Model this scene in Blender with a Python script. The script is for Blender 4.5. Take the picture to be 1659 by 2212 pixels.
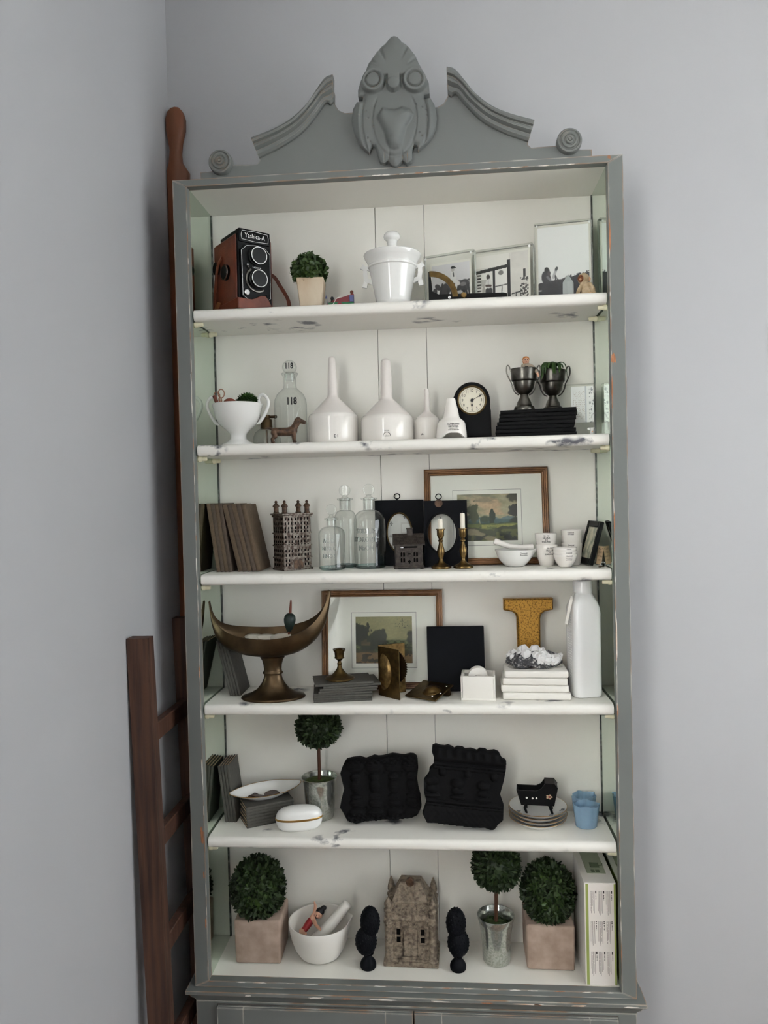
import bpy, bmesh, math, random
import numpy as np
from mathutils import Vector, Matrix
PI = math.pi
R = math.radians
SC = bpy.context.scene
COL = SC.collection
for o in list(bpy.data.objects):
    bpy.data.objects.remove(o)
random.seed(7)

# ---------------------------------------------------------------- camera
cam = bpy.data.cameras.new('camera')
cam.sensor_fit = 'VERTICAL'
cam.sensor_height = 36.0
cam.lens = 1633.8 / 2212 * 36.0
cam.clip_start = 0.05
camo = bpy.data.objects.new('camera', cam)
COL.objects.link(camo)
ya, pt, ro = 0.0810, 0.0201, 0.0233
X_ = Vector((math.cos(ya), math.sin(ya), 0))
Y_ = Vector((-math.sin(ya), math.cos(ya), 0))
Z_ = Vector((0, 0, 1))
fw = math.cos(pt) * Y_ - math.sin(pt) * Z_
Z2 = math.sin(pt) * Y_ + math.cos(pt) * Z_
rt = math.cos(ro) * X_ - math.sin(ro) * Z2
up = math.sin(ro) * X_ + math.cos(ro) * Z2
mw = Matrix.Identity(4)
for i in range(3):
    mw[i][0], mw[i][1], mw[i][2] = rt[i], up[i], -fw[i]
mw.translation = Vector((0.0901, -1.5066, 0.98773))
camo.matrix_world = mw
SC.camera = camo

# ---------------------------------------------------------------- world, lights, exposure
SC.view_settings.view_transform = 'Standard'
SC.view_settings.look = 'None'
SC.view_settings.gamma = 1.0
SC.view_settings.use_curve_mapping = False
SC.view_settings.exposure = 0.0
w = bpy.data.worlds.new('overcast_sky')
SC.world = w
w.use_nodes = True
w.node_tree.nodes['Background'].inputs[0].default_value = (0.72, 0.80, 0.92, 1)
w.node_tree.nodes['Background'].inputs[1].default_value = 1.0


def area(name, loc, target, sx, sy, power, color):
    l = bpy.data.lights.new(name, 'AREA')
    l.shape = 'RECTANGLE'
    l.size, l.size_y = sx, sy
    l.energy = power
    l.color = color
    o = bpy.data.objects.new(name, l)
    COL.objects.link(o)
    o.location = loc
    d = Vector(target) - Vector(loc)
    o.rotation_euler = d.to_track_quat('-Z', 'Y').to_euler()
    return o


# daylight coming in through the two windows of the room (one on the left wall beyond the view, one on the right)
area('daylight_left_window', (-0.545, -2.15, 1.15), (1.0, -2.15, 1.15), 1.0, 1.5, 82, (1.0, 0.98, 0.95))
area('daylight_right_window', (2.63, -1.35, 1.05), (0.0, -1.35, 1.05), 2.1, 1.5, 54, (0.95, 0.975, 1.0))

# ---------------------------------------------------------------- materials


def lin(h):
    h = h.lstrip('#')
    out = []
    for i in (0, 2, 4):
        c = int(h[i:i + 2], 16) / 255
        out.append(c / 12.92 if c <= 0.04045 else ((c + 0.055) / 1.055) ** 2.4)
    return (*out, 1.0)


def mat(name, c, rough=0.5, metal=0.0, n=None, bump=None, trans=0.0, ior=1.45, coat=0.0, spec=0.5, stretch=None, sss=0):
    """n = (scale, colour2, lo, hi[, detail]); bump = (scale, strength)"""
    m = bpy.data.materials.new(name)
    m.use_nodes = True
    nt = m.node_tree
    N, L = nt.nodes, nt.links
    b = N['Principled BSDF']
    b.inputs['Base Color'].default_value = lin(c)
    b.inputs['Roughness'].default_value = rough
    b.inputs['Metallic'].default_value = metal
    b.inputs['IOR'].default_value = ior
    b.inputs['Transmission Weight'].default_value = trans
    b.inputs['Coat Weight'].default_value = coat
    b.inputs['Specular IOR Level'].default_value = spec
    co = None
    if n or bump:
        tc = N.new('ShaderNodeTexCoord')
        co = tc.outputs['Object']
        if stretch:
            mp = N.new('ShaderNodeMapping')
            mp.inputs['Scale'].default_value = stretch
            L.new(co, mp.inputs[0])
            co = mp.outputs[0]
    if n:
        t = N.new('ShaderNodeTexNoise')
        t.inputs['Scale'].default_value = n[0]
        t.inputs['Detail'].default_value = n[4] if len(n) > 4 else 5
        L.new(co, t.inputs['Vector'])
        r = N.new('ShaderNodeValToRGB')
        r.color_ramp.elements[0].position = n[2]
        r.color_ramp.elements[1].position = n[3]
        r.color_ramp.elements[0].color = lin(c)
        r.color_ramp.elements[1].color = lin(n[1])
        L.new(t.outputs['Fac'], r.inputs[0])
        L.new(r.outputs[0], b.inputs['Base Color'])
    if bump:
        t = N.new('ShaderNodeTexNoise')
        t.inputs['Scale'].default_value = bump[0]
        t.inputs['Detail'].default_value = 4
        L.new(co, t.inputs['Vector'])
        bp = N.new('ShaderNodeBump')
        bp.inputs['Strength'].default_value = bump[1]
        bp.inputs['Distance'].default_value = 0.002
        L.new(t.outputs['Fac'], bp.inputs['Height'])
        L.new(bp.outputs[0], b.inputs['Normal'])
    return m


def worn_paint(name, paint, paint2, chip, rough, rad, lo, hi, nscale):
    """paint whose edges are rubbed through to what lies beneath"""
    m = mat(name, paint, rough, n=(5, paint2, .35, .7), bump=(60, .12))
    nt = m.node_tree
    N, L = nt.nodes, nt.links
    b = N['Principled BSDF']
    src = b.inputs['Base Color'].links[0].from_socket
    bv = N.new('ShaderNodeBevel')
    bv.samples = 4
    bv.inputs['Radius'].default_value = rad
    ge = N.new('ShaderNodeNewGeometry')
    dt = N.new('ShaderNodeVectorMath')
    dt.operation = 'DOT_PRODUCT'
    L.new(bv.outputs[0], dt.inputs[0])
    L.new(ge.outputs['Normal'], dt.inputs[1])
    sb = N.new('ShaderNodeMath')
    sb.operation = 'SUBTRACT'
    sb.inputs[0].default_value = 1.0
    L.new(dt.outputs['Value'], sb.inputs[1])
    tc = N.new('ShaderNodeTexCoord')
    t = N.new('ShaderNodeTexNoise')
    t.inputs['Scale'].default_value = nscale
    t.inputs['Detail'].default_value = 6
    L.new(tc.outputs['Object'], t.inputs['Vector'])
    ml = N.new('ShaderNodeMath')
    ml.operation = 'MULTIPLY_ADD'
    ml.inputs[1].default_value = 1.5
    L.new(sb.outputs[0], ml.inputs[0])
    L.new(t.outputs['Fac'], ml.inputs[2])
    r = N.new('ShaderNodeValToRGB')
    r.color_ramp.elements[0].position = lo
    r.color_ramp.elements[1].position = hi
    L.new(ml.outputs[0], r.inputs[0])
    t2 = N.new('ShaderNodeTexNoise')
    t2.inputs['Scale'].default_value = 14
    L.new(tc.outputs['Object'], t2.inputs['Vector'])
    r2 = N.new('ShaderNodeValToRGB')
    r2.color_ramp.elements[0].position = .45
    r2.color_ramp.elements[1].position = .55
    r2.color_ramp.elements[0].color = lin(chip[0])
    r2.color_ramp.elements[1].color = lin(chip[1])
    L.new(t2.outputs['Fac'], r2.inputs[0])
    mx = N.new('ShaderNodeMix')
    mx.data_type = 'RGBA'
    L.new(r.outputs[0], mx.inputs[0])
    L.new(src, mx.inputs[6])
    L.new(r2.outputs[0], mx.inputs[7])
    L.new(mx.outputs[2], b.inputs['Base Color'])
    return m


def stained(name, base, stain, rough, scale, lo, hi, stretch=(1, 1, 1), mask=3.0, mlo=.55, mhi=.65):
    """pale paint with sparse dark smudges and knots"""
    m = mat(name, base, rough, bump=(90, .1))
    nt = m.node_tree
    N, L = nt.nodes, nt.links
    b = N['Principled BSDF']
    tc = N.new('ShaderNodeTexCoord')
    mp = N.new('ShaderNodeMapping')
    mp.inputs['Scale'].default_value = stretch
    L.new(tc.outputs['Object'], mp.inputs[0])
    outs = []
    for sc, l, h, det in ((scale, lo, hi, 6), (mask, mlo, mhi, 2)):
        t = N.new('ShaderNodeTexNoise')
        t.inputs['Scale'].default_value = sc
        t.inputs['Detail'].default_value = det
        L.new(mp.outputs[0], t.inputs['Vector'])
        mr = N.new('ShaderNodeMapRange')
        mr.inputs[1].default_value = l
        mr.inputs[2].default_value = h
        L.new(t.outputs['Fac'], mr.inputs[0])
        outs.append(mr.outputs[0])
    ml = N.new('ShaderNodeMath')
    ml.operation = 'MULTIPLY'
    L.new(outs[0], ml.inputs[0])
    L.new(outs[1], ml.inputs[1])
    mx = N.new('ShaderNodeMix')
    mx.data_type = 'RGBA'
    L.new(ml.outputs[0], mx.inputs[0])
    mx.inputs[6].default_value = lin(base)
    mx.inputs[7].default_value = lin(stain)
    L.new(mx.outputs[2], b.inputs['Base Color'])
    return m


def attr_mat(name, rough):
    m = bpy.data.materials.new(name)
    m.use_nodes = True
    N, L = m.node_tree.nodes, m.node_tree.links
    a = N.new('ShaderNodeVertexColor')
    a.layer_name = 'ink'
    L.new(a.outputs[0], N['Principled BSDF'].inputs['Base Color'])
    N['Principled BSDF'].inputs['Roughness'].default_value = rough
    return m


M = dict(
    wall=mat('wall_paint', '#b1b1b3', .6, n=(1.5, '#aeaeb0', .3, .7), bump=(160, .06)),
    ceil=mat('ceiling_paint', '#e4e4e2', .7),
    floor=mat('floor_wood', '#7a5a40', .4, n=(6, '#5d422d', .3, .7), stretch=(8, 1, 1)),
    trim=mat('window_paint', '#e8e8e6', .4),
    grey=worn_paint('grey_cabinet_paint', '#707370', '#6b6e6c', ('#b98a62', '#d9d2c4'), .45, .005, .76, .82, 22),
    carve=worn_paint('grey_carving_paint', '#6d706d', '#676a68', ('#a08468', '#a9a79e'), .5, .003, .83, .93, 25),
    white=mat('white_interior_paint', '#e9e6dd', .38, n=(3, '#e6e3da', .3, .7), bump=(50, .05)),
    seam=mat('dark_gap', '#57544f', .8),
    shelf=stained('white_shelf_paint', '#ebe8e0', '#56565c', .4, 26, .52, .62, (1, 1, 1.6), 9, .56, .62),
    mirror=mat('aged_mirror', '#d6e2d6', .05, 1.0, n=(9, '#cbd9cb', .3, .7)),
    foil=mat('mirror_edge', '#4b4e4a', .4, .6, n=(90, '#8f928b', .5, .7)),
    peg=mat('cream_peg', '#d8d2b4', .4),
    wood=mat('old_brown_wood', '#55382a', .6, n=(16, '#35211a', .38, .66, 8), bump=(30, .4), stretch=(6, 6, .35)),
    wood2=mat('reddish_wood', '#75452c', .45, n=(8, '#5a3420', .35, .7), stretch=(6, 6, .5)),
    ceramic=mat('white_ironstone', '#e6e5e1', .07, coat=.4),
    lab=mat('white_lab_porcelain', '#e6e1da', .1, coat=.3),
    unglazed=mat('unglazed_porcelain', '#dcd5cf', .5),
    matte=mat('matte_white_porcelain', '#e4e0d8', .45),
    opal=mat('opal_white_glass', '#f6f6f5', .1, coat=.5),
    glass=mat('clear_glass', '#f6fbfa', .02, trans=1.0, ior=1.45),
    acrylic=mat('clear_acrylic', '#fcfffd', .01, trans=1.0, ior=1.38),
    blueglass=mat('blue_glass', '#b4d3ea', .2, trans=.55, ior=1.3, bump=(120, .5)),
    ink=mat('black_ink', '#191919', .6),
    greyink=mat('grey_ink', '#6a6a6a', .6),
    leather=mat('brown_leather', '#71351f', .42, n=(40, '#5a2817', .35, .7), bump=(300, .2)),
    leather2=mat('tan_leather', '#8a5a36', .5, n=(60, '#6f4427', .3, .7)),
    blackmetal=mat('black_enamel', '#0a0b0c', .45, bump=(500, .15), spec=.2),
    chrome=mat('polished_chrome', '#d8d8d6', .18, 1.0),
    lens=mat('lens_cap_black', '#0a0d0e', .35, spec=.4),
    leaf=mat('boxwood_leaf', '#3c5420', .5, n=(70, '#223512', .35, .65)),
    leaf2=mat('dark_boxwood_leaf', '#2a3d17', .55, n=(70, '#15250c', .35, .65)),
    moss=mat('moss', '#4a5a26', .9, n=(120, '#2c3a14', .35, .65), bump=(200, .8)),
    stem=mat('bark_stem', '#4a2c1c', .7),
    terra=mat('pale_terracotta', '#ae998a', .8, n=(30, '#8f7a6c', .38, .72, 8), bump=(60, .5)),
    potwood=mat('limed_wood', '#b9a389', .7, n=(20, '#cdbfa9', .4, .7), stretch=(1, 1, .5)),
    brass=mat('aged_brass', '#62502f', .36, .9, n=(90, '#453620', .35, .7)),
    brass2=mat('bright_brass', '#836a42', .3, .95, n=(110, '#54432a', .35, .7)),
    bronze=mat('bronze', '#5b4a35', .36, .85, n=(30, '#413425', .35, .7)),
    iron=mat('brown_cast_iron', '#604836', .5, .35, n=(130, '#392a20', .4, .65), bump=(120, .4)),
    bank=mat('worn_silver_iron', '#756c63', .45, .45, n=(150, '#3e2d23', .42, .6), bump=(120, .4)),
    bankdark=mat('bank_openings', '#060505', .9, spec=.1),
    house=mat('dark_cast_iron', '#423b36', .5, .3, n=(140, '#2b2522', .4, .65), bump=(150, .4)),
    stone=mat('taupe_cast_iron', '#8a7d6c', .7, .1, n=(140, '#5a4e42', .4, .65), bump=(220, 1.0)),
    black=mat('black_paint', '#0a0a0b', .5, spec=.18),
    carvedblack=mat('black_carved_wood', '#0d0d0e', .8, bump=(160, .4), spec=.15),
    blueblack=mat('blue_black_paint', '#0b0d12', .6, n=(30, '#090b0f', .4, .6), spec=.12),
    silver=mat('tarnished_silver', '#6a6761', .3, 1.0, n=(60, '#45423d', .35, .7)),
    mercury=mat('mercury_glass', '#bfc1b9', .17, .8, n=(260, '#9c9f97', .42, .62)),
    bookbrown=mat('brown_book_cloth', '#54473c', .75, n=(160, '#483c32', .35, .65)),
    bookbrown2=mat('tan_book_cloth', '#60503f', .75, n=(160, '#544534', .35, .65)),
    bookgrey=mat('grey_book_cloth', '#504e48', .75, n=(160, '#474540', .35, .65)),
    bookblack=mat('black_book_cloth', '#0a0a0b', .55, spec=.12),
    page=mat('aged_paper', '#c0a384', .85),
    paper=mat('white_paper', '#e6e3da', .8),
    mat_=mat('picture_mount', '#efece4', .8),
    frame=mat('gilt_walnut_frame', '#76512f', .4, .25, n=(26, '#553820', .4, .65)),
    gold=mat('gold_leaf', '#b88a3e', .36, .75, n=(300, '#6a4d22', .47, .68), bump=(120, .3)),
    goldedge=mat('gold_trim', '#a5824a', .3, .9),
    quartz=mat('quartz', '#efeeec', .2, trans=.15, ior=1.4),
    rock=mat('grey_rock', '#3d3d40', .7, n=(210, '#b9b7b3', .52, .68), bump=(150, .8)),
    shell=mat('white_shell', '#d8d2c6', .5, n=(25, '#bdb4a4', .4, .7)),
    floatgreen=mat('green_float_paint', '#1e302a', .5, n=(160, '#141f1c', .4, .7)),
    floatbrown=mat('red_brown_wood', '#6d3524', .5),
    skin=mat('doll_bisque', '#cc9c82', .45),
    redcloth=mat('red_paint', '#8e1c22', .5),
    hairblack=mat('black_glaze', '#141214', .35),
    hairginger=mat('ginger_hair', '#b9763a', .6),
    beige=mat('beige_cloth', '#9d9080', .9),
    fur=mat('cream_mohair', '#cdb89a', .95, n=(90, '#a8906f', .35, .65), bump=(300, .8)),
    fur2=mat('brown_face', '#7c4526', .8),
    pinkskin=mat('pink_felt', '#d4a482', .8),
    tinred=mat('red_tin', '#74262d', .35), tingreen=mat('green_tin', '#1b6b40', .35), tinblue=mat('blue_tin', '#4a4f7c', .35),
    cream=mat('clock_face_cream', '#d9d3c0', .5),
    ebony=mat('ebonised_wood', '#0a0b0d', .5, spec=.15),
    carton=mat('white_carton', '#ddd9d2', .6), cartongreen=mat('green_print', '#8a9a4a', .6),
    cartonsage=mat('sage_print', '#98a088', .6), cartondark=mat('dark_green_print', '#5c6a50', .6),
    wax=mat('candle_wax', '#e9e2d3', .45),
    coin=mat('old_copper_coin', '#5e4b42', .5, .5, n=(80, '#463630', .4, .6)),
    succ=mat('succulent_leaf', '#33501f', .55, n=(60, '#1e3612', .35, .65)),
    rose=mat('rose_gold', '#9a6b52', .3, .9),
    redclay=mat('red_clay', '#7d3d2a', .6),
    print_=attr_mat('printed_picture', .55),
    dialgold=mat('dial_bezel', '#6e5c3c', .35, .8),
)

# ---------------------------------------------------------------- mesh helpers (all dimensions in millimetres)


class B:
    def __init__(s):
        s.bm = bmesh.new()
        s.m = Matrix.Identity(4)

    def at(s, x=0, y=0, z=0, rx=0, ry=0, rz=0):
        s.m = Matrix.Translation((x, y, z)) @ Matrix.Rotation(R(rz), 4, 'Z') @ Matrix.Rotation(R(ry), 4, 'Y') @ Matrix.Rotation(R(rx), 4, 'X')
        return s

    def v(s, p):
        return s.bm.verts.new(s.m @ Vector(p))

    def f(s, vs, mi=0):
        try:
            fc = s.bm.faces.new(vs)
            fc.material_index = mi
            return fc
        except ValueError:
            return None

    def box(s, x0, x1, y0, y1, z0, z1, bev=0, seg=1, mi=0, taper=None):
        P = [(x0, y0, z0), (x1, y0, z0), (x1, y1, z0), (x0, y1, z0), (x0, y0, z1), (x1, y0, z1), (x1, y1, z1), (x0, y1, z1)]
        if taper:
            cx, cy = (x0 + x1) / 2, (y0 + y1) / 2
            P = [((cx + (p[0] - cx) * taper, cy + (p[1] - cy) * taper, p[2]) if p[2] == z0 else p) for p in P]
        V = [s.v(p) for p in P]
        F = [s.f([V[i] for i in q], mi) for q in ((0, 3, 2, 1), (4, 5, 6, 7), (0, 1, 5, 4), (1, 2, 6, 5), (2, 3, 7, 6), (3, 0, 4, 7))]
        if bev:
            E = set(e for f in F for e in f.edges)
            bmesh.ops.bevel(s.bm, geom=list(E), offset=bev, segments=seg, profile=.5, affect='EDGES')
        return s

    def rings(s, rings, closed=True, cap0=True, cap1=True, mi=0):
        RV = [[s.v(p) for p in r] for r in rings]
        n = len(RV[0])
        for a, b in zip(RV, RV[1:]):
            for i in range(n if closed else n - 1):
                j = (i + 1) % n
                s.f([a[i], a[j], b[j], b[i]], mi)
        if cap0 and closed:
            s.f(RV[0][::-1], mi)
        if cap1 and closed:
            s.f(RV[-1], mi)
        return s

    def lathe(s, prof, seg=32, sx=1, sy=1, mi=0, cap0=True, cap1=True):
        RV = []
        for r, z in prof:
            if r <= 1e-6:
                RV.append([s.v((0, 0, z))])
            else:
                RV.append([s.v((r * sx * math.cos(2 * PI * i / seg), r * sy * math.sin(2 * PI * i / seg), z)) for i in range(seg)])
        for a, b in zip(RV, RV[1:]):
            for i in range(seg):
                j = (i + 1) % seg
                if len(a) == 1 and len(b) == 1:
                    continue
                if len(a) == 1:
                    s.f([a[0], b[j], b[i]], mi)
                elif len(b) == 1:
                    s.f([a[i], a[j], b[0]], mi)
                else:
                    s.f([a[i], a[j], b[j], b[i]], mi)
        if cap0 and len(RV[0]) > 1:
            s.f(RV[0][::-1], mi)
        if cap1 and len(RV[-1]) > 1:
            s.f(RV[-1], mi)
        return s

    def ball(s, x, y, z, rx, ry=None, rz=None, seg=14, n=9, mi=0):
        ry = rx if ry is None else ry
        rz = rx if rz is None else rz
        m0 = s.m
        s.m = m0 @ Matrix.Translation((x, y, z)) @ Matrix.Diagonal((rx, ry, rz, 1))
        s.lathe([(math.sin(PI * i / n), -math.cos(PI * i / n)) if 0 < i < n else (0, -math.cos(PI * i / n)) for i in range(n + 1)], seg, mi=mi)
        s.m = m0
        return s

    def tube(s, pts, r, seg=8, closed=False, flat=None, mi=0, upv=None):
        """round or ribbon (flat = (w, t)) sweep along pts; r may be a list"""
        P = [Vector(p) for p in pts]
        n = len(P)
        rs = r if isinstance(r, (list, tuple)) else [r] * n
        rings = []
        prev = None
        for i in range(n):
            if closed:
                t = (P[(i + 1) % n] - P[i - 1]).normalized()
            else:
                t = (P[min(i + 1, n - 1)] - P[max(i - 1, 0)]).normalized()
            if upv is not None:
                u = Vector(upv)
            elif prev is None:
                u = Vector((0, 0, 1)) if abs(t.z) < .9 else Vector((1, 0, 0))
            else:
                u = prev
            u = (u - t * u.dot(t)).normalized()
            prev = u
            w_ = t.cross(u)
            ring = []
            for k in range(seg):
                a = 2 * PI * k / seg + (PI / 4 if seg == 4 else 0)
                ca, sa = math.cos(a), math.sin(a)
                if flat:
                    ring.append(P[i] + u * ca * flat[0] * rs[i] + w_ * sa * flat[1] * rs[i])
                else:
                    ring.append(P[i] + u * ca * rs[i] + w_ * sa * rs[i])
            rings.append(ring)
        if closed:
            rings.append(rings[0])
            RV = [[s.v(p) for p in r_] for r_ in rings[:-1]]
            RV.append(RV[0])
            for a, b in zip(RV, RV[1:]):
                for i in range(seg):
                    j = (i + 1) % seg
                    s.f([a[i], a[j], b[j], b[i]], mi)
            return s
        return s.rings(rings, mi=mi)

    def prism(s, out, y0, y1, mi=0, cham=0):
        """outline in x,z pushed from y0 (front) to y1 (back); cham softens the front edge"""
        n = len(out)
        a = sum(out[i][0] * out[(i + 1) % n][1] - out[(i + 1) % n][0] * out[i][1] for i in range(n))
        if a < 0:
            out = out[::-1]
        levels = []
        if cham:
            ins = []
            for i in range(n):
                p, q, r_ = Vector(out[i - 1]), Vector(out[i]), Vector(out[(i + 1) % n])
                d1, d2 = (q - p), (r_ - q)
                n1 = Vector((-d1.y, d1.x)).normalized()
                n2 = Vector((-d2.y, d2.x)).normalized()
                b = (n1 + n2)
                b = b.normalized() if b.length > 1e-6 else n1
                ins.append(q + b * cham)
            levels.append([(p[0], y0, p[1]) for p in ins])
            levels.append([(p[0], y0 + cham, p[1]) for p in out])
        else:
            levels.append([(p[0], y0, p[1]) for p in out])
        levels.append([(p[0], y1, p[1]) for p in out])
        return s.rings(levels, mi=mi)

    def hull(s, pts, mi=0):
        vs = [s.v(p) for p in pts]
        r = bmesh.ops.convex_hull(s.bm, input=vs)
        for g in r['geom']:
            if isinstance(g, bmesh.types.BMFace):
                g.material_index = mi
        junk = [g for g in r['geom_interior'] + r['geom_unused'] if isinstance(g, bmesh.types.BMVert) and g.is_valid]
        if junk:
            bmesh.ops.delete(s.bm, geom=junk, context='VERTS')
        return s

    def mesh(s, name, smooth=35):
        bmesh.ops.recalc_face_normals(s.bm, faces=s.bm.faces)
        me = bpy.data.meshes.new(name)
        bmesh.ops.scale(s.bm, vec=(.001, .001, .001), verts=s.bm.verts)
        s.bm.to_mesh(me)
        s.bm.free()
        if smooth:
            me.polygons.foreach_set('use_smooth', [True] * len(me.polygons))
            me.set_sharp_from_angle(angle=R(smooth))
        return me

    def build(s, name, m, parent=None, smooth=35, label=None, kind=None):
        me = s.mesh(name, smooth)
        for x in (m if isinstance(m, (list, tuple)) else [m]):
            me.materials.append(M[x] if isinstance(x, str) else x)
        o = bpy.data.objects.new(name, me)
        COL.objects.link(o)
        if parent:
            o.parent = parent
        if label:
            o['label'] = label
        if kind:
            o['kind'] = kind
        return o


def tag(o, label, cat, group=None):
    o['label'] = label
    o['category'] = cat
    if group:
        o['group'] = group
    return o


def thing(name, label, cat, loc, rz=0, group=None, rx=0, ry=0):
    o = bpy.data.objects.new(name, None)
    o.empty_display_size = .02
    COL.objects.link(o)
    o.location = Vector(loc) * .001
    o.rotation_euler = (R(rx), R(ry), R(rz))
    return tag(o, label, cat, group)


def clone(root, loc, rz=None, label=None, group=None, rx=None, ry=None):
    """copy of a thing with copies of its parts and sub-parts"""
    r = root.copy()
    COL.objects.link(r)
    r.location = Vector(loc) * .001
    e = list(root.rotation_euler)
    if rx is not None:
        e[0] = R(rx)
    if ry is not None:
        e[1] = R(ry)
    if rz is not None:
        e[2] = R(rz)
    r.rotation_euler = e
    if label:
        r['label'] = label
    if group:
        r['group'] = group
    for ch in list(root.children):
        c = ch.copy()
        COL.objects.link(c)
        c.parent = r
        for g in list(ch.children):
            d = g.copy()
            COL.objects.link(d)
            d.parent = c
    return r


def text(name, s, size, m, parent, loc, rx=90, rz=0, ry=0, bend=None, ex=.15, align='CENTER', squash=1, kind=None, bold=0):
    """lettering standing upright in the x,z plane, size in mm; bend = radius of the cylinder (facing -y) it lies on"""
    cu = bpy.data.curves.new('lettering', 'FONT')
    cu.body = s
    cu.size = size * .001
    cu.align_x = align
    cu.align_y = 'CENTER'
    cu.extrude = ex * .001
    cu.resolution_u = 2
    cu.space_line = .85
    cu.offset = bold * size * .001
    t = bpy.data.objects.new('lettering', cu)
    me = bpy.data.meshes.new_from_object(t)
    bpy.data.objects.remove(t)
    bpy.data.curves.remove(cu)
    me.name = name
    for v in me.vertices:
        v.co.x *= squash
    if bend:
        rr = bend * .001
        for v in me.vertices:
            a = v.co.x / rr
            d = rr + v.co.z
            v.co = Vector((math.sin(a) * d, v.co.y, math.cos(a) * d - rr))
    me.materials.clear()
    me.materials.append(M[m])
    o = bpy.data.objects.new(name, me)
    COL.objects.link(o)
    o.parent = parent
    o.location = Vector(loc) * .001
    o.rotation_euler = (R(rx), R(ry), R(rz))
    if kind:
        o['kind'] = kind
    return o


def figure(name, parts, m, parent, vox=.8, smooth=4, label=None):
    """one continuous body grown from overlapping blobs: ('b',x,y,z,rx,ry,rz) or ('t',pts,radii)"""
    b = B()
    for q in parts:
        if q[0] == 'b':
            b.ball(*q[1:])
        else:
            b.tube(q[1], q[2], 10)
            for p, r_ in zip(q[1], q[2]):
                b.ball(*p, r_, seg=10, n=7)
    o = b.build(name, m, parent, smooth=0, label=label)
    rm = o.modifiers.new('remesh', 'REMESH')
    rm.mode = 'VOXEL'
    rm.voxel_size = vox * .001
    rm.use_smooth_shade = True
    if smooth:
        sm = o.modifiers.new('smooth', 'SMOOTH')
        sm.factor = .5
        sm.iterations = smooth
    return o


def bez(pts, n=10):
    """smooth curve (Catmull-Rom) through the points"""
    P = [Vector(p) for p in pts]
    P = [2 * P[0] - P[1]] + P + [2 * P[-1] - P[-2]]
    out = []
    for i in range(1, len(P) - 2):
        for k in range(n):
            t = k / n
            a, b, c, d = P[i - 1:i + 3]
            out.append(.5 * ((2 * b) + (c - a) * t + (2 * a - 5 * b + 4 * c - d) * t * t + (3 * b - a - 3 * c + d) * t ** 3))
    out.append(P[-2])
    return out


# ---------------------------------------------------------------- printed pictures (flat print on real cards)


def vnoise(x, y, seed):
    xi, yi = np.floor(x).astype(int), np.floor(y).astype(int)
    xf, yf = x - xi, y - yi

    def h(i, j):
        n = (i * 374761393 + j * 668265263 + seed * 974711) & 0x7fffffff
        n = ((n ^ (n >> 13)) * 1274126177) & 0x7fffffff
        return ((n ^ (n >> 16)) & 0xffff) / 65535.0
    u, v = xf * xf * (3 - 2 * xf), yf * yf * (3 - 2 * yf)
    return (h(xi, yi) * (1 - u) + h(xi + 1, yi) * u) * (1 - v) + (h(xi, yi + 1) * (1 - u) + h(xi + 1, yi + 1) * u) * v


def fbm(x, y, seed=0, o=4):
    t, a, s = 0, .5, 0
    for i in range(o):
        t = t + a * vnoise(x * 2 ** i, y * 2 ** i, seed + i)
        s += a
        a *= .5
    return t / s


class Print:
    """a little raster painter, u to the right and v up, both 0..1"""

    def __init__(s, nx, ny, asp):
        s.U, s.V = np.meshgrid((np.arange(nx) + .5) / nx, (np.arange(ny) + .5) / ny)
        s.asp = asp
        s.C = np.zeros((ny, nx, 3))

    def put(s, mask, c, a=1.0):
        c = np.array(lin(c)[:3]) if isinstance(c, str) else c
        k = (np.asarray(mask, float) * a)[..., None]
        s.C = s.C * (1 - k) + c * k

    def ell(s, cu, cv, ru, rv, c, ang=0, soft=.15, wob=0, seed=1):
        ca, sa = math.cos(R(ang)), math.sin(R(ang))
        x, y = (s.U - cu) * s.asp, s.V - cv
        x, y = x * ca + y * sa, -x * sa + y * ca
        d = np.sqrt((x / (ru * s.asp)) ** 2 + (y / rv) ** 2)
        if wob:
            d = d + wob * (fbm(s.U * 14 * s.asp, s.V * 14, seed) - .5)
        s.put(np.clip((1 - d) / soft + .5, 0, 1), c)

    def rect(s, u0, u1, v0, v1, c):
        s.put((s.U > u0) & (s.U < u1) & (s.V > v0) & (s.V < v1), c)

    def line(s, u0, v0, u1, v1, wd, c):
        x, y = (s.U - u0) * s.asp, s.V - v0
        dx, dy = (u1 - u0) * s.asp, v1 - v0
        t = np.clip((x * dx + y * dy) / (dx * dx + dy * dy), 0, 1)
        s.put(np.clip((wd - np.hypot(x - t * dx, y - t * dy)) / (wd * .3) + .5, 0, 1), c)

    def card(s, name, w_, h_, parent, loc, rx=0, rz=0):
        ny, nx = s.C.shape[:2]
        xs = np.linspace(-w_ / 2, w_ / 2, nx) * .001
        zs = np.linspace(0, h_, ny) * .001
        gx, gz = np.meshgrid(xs, zs)
        co = np.stack([gx, np.zeros_like(gx), gz], -1).reshape(-1, 3)
        i = (np.arange(ny - 1)[:, None] * nx + np.arange(nx - 1)[None]).reshape(-1)
        fc = np.stack([i, i + 1, i + 1 + nx, i + nx], -1)
        me = bpy.data.meshes.new(name)
        me.from_pydata(co.tolist(), [], fc.tolist())
        a = me.color_attributes.new('ink', 'FLOAT_COLOR', 'POINT')
        a.data.foreach_set('color', np.concatenate([s.C.reshape(-1, 3), np.ones((nx * ny, 1))], 1).astype(np.float32).reshape(-1))
        me.materials.append(M['print_'])
        o = bpy.data.objects.new(name, me)
        COL.objects.link(o)
        o.parent = parent
        o.location = Vector(loc) * .001
        o.rotation_euler = (R(rx), 0, R(rz))
        return o


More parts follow.
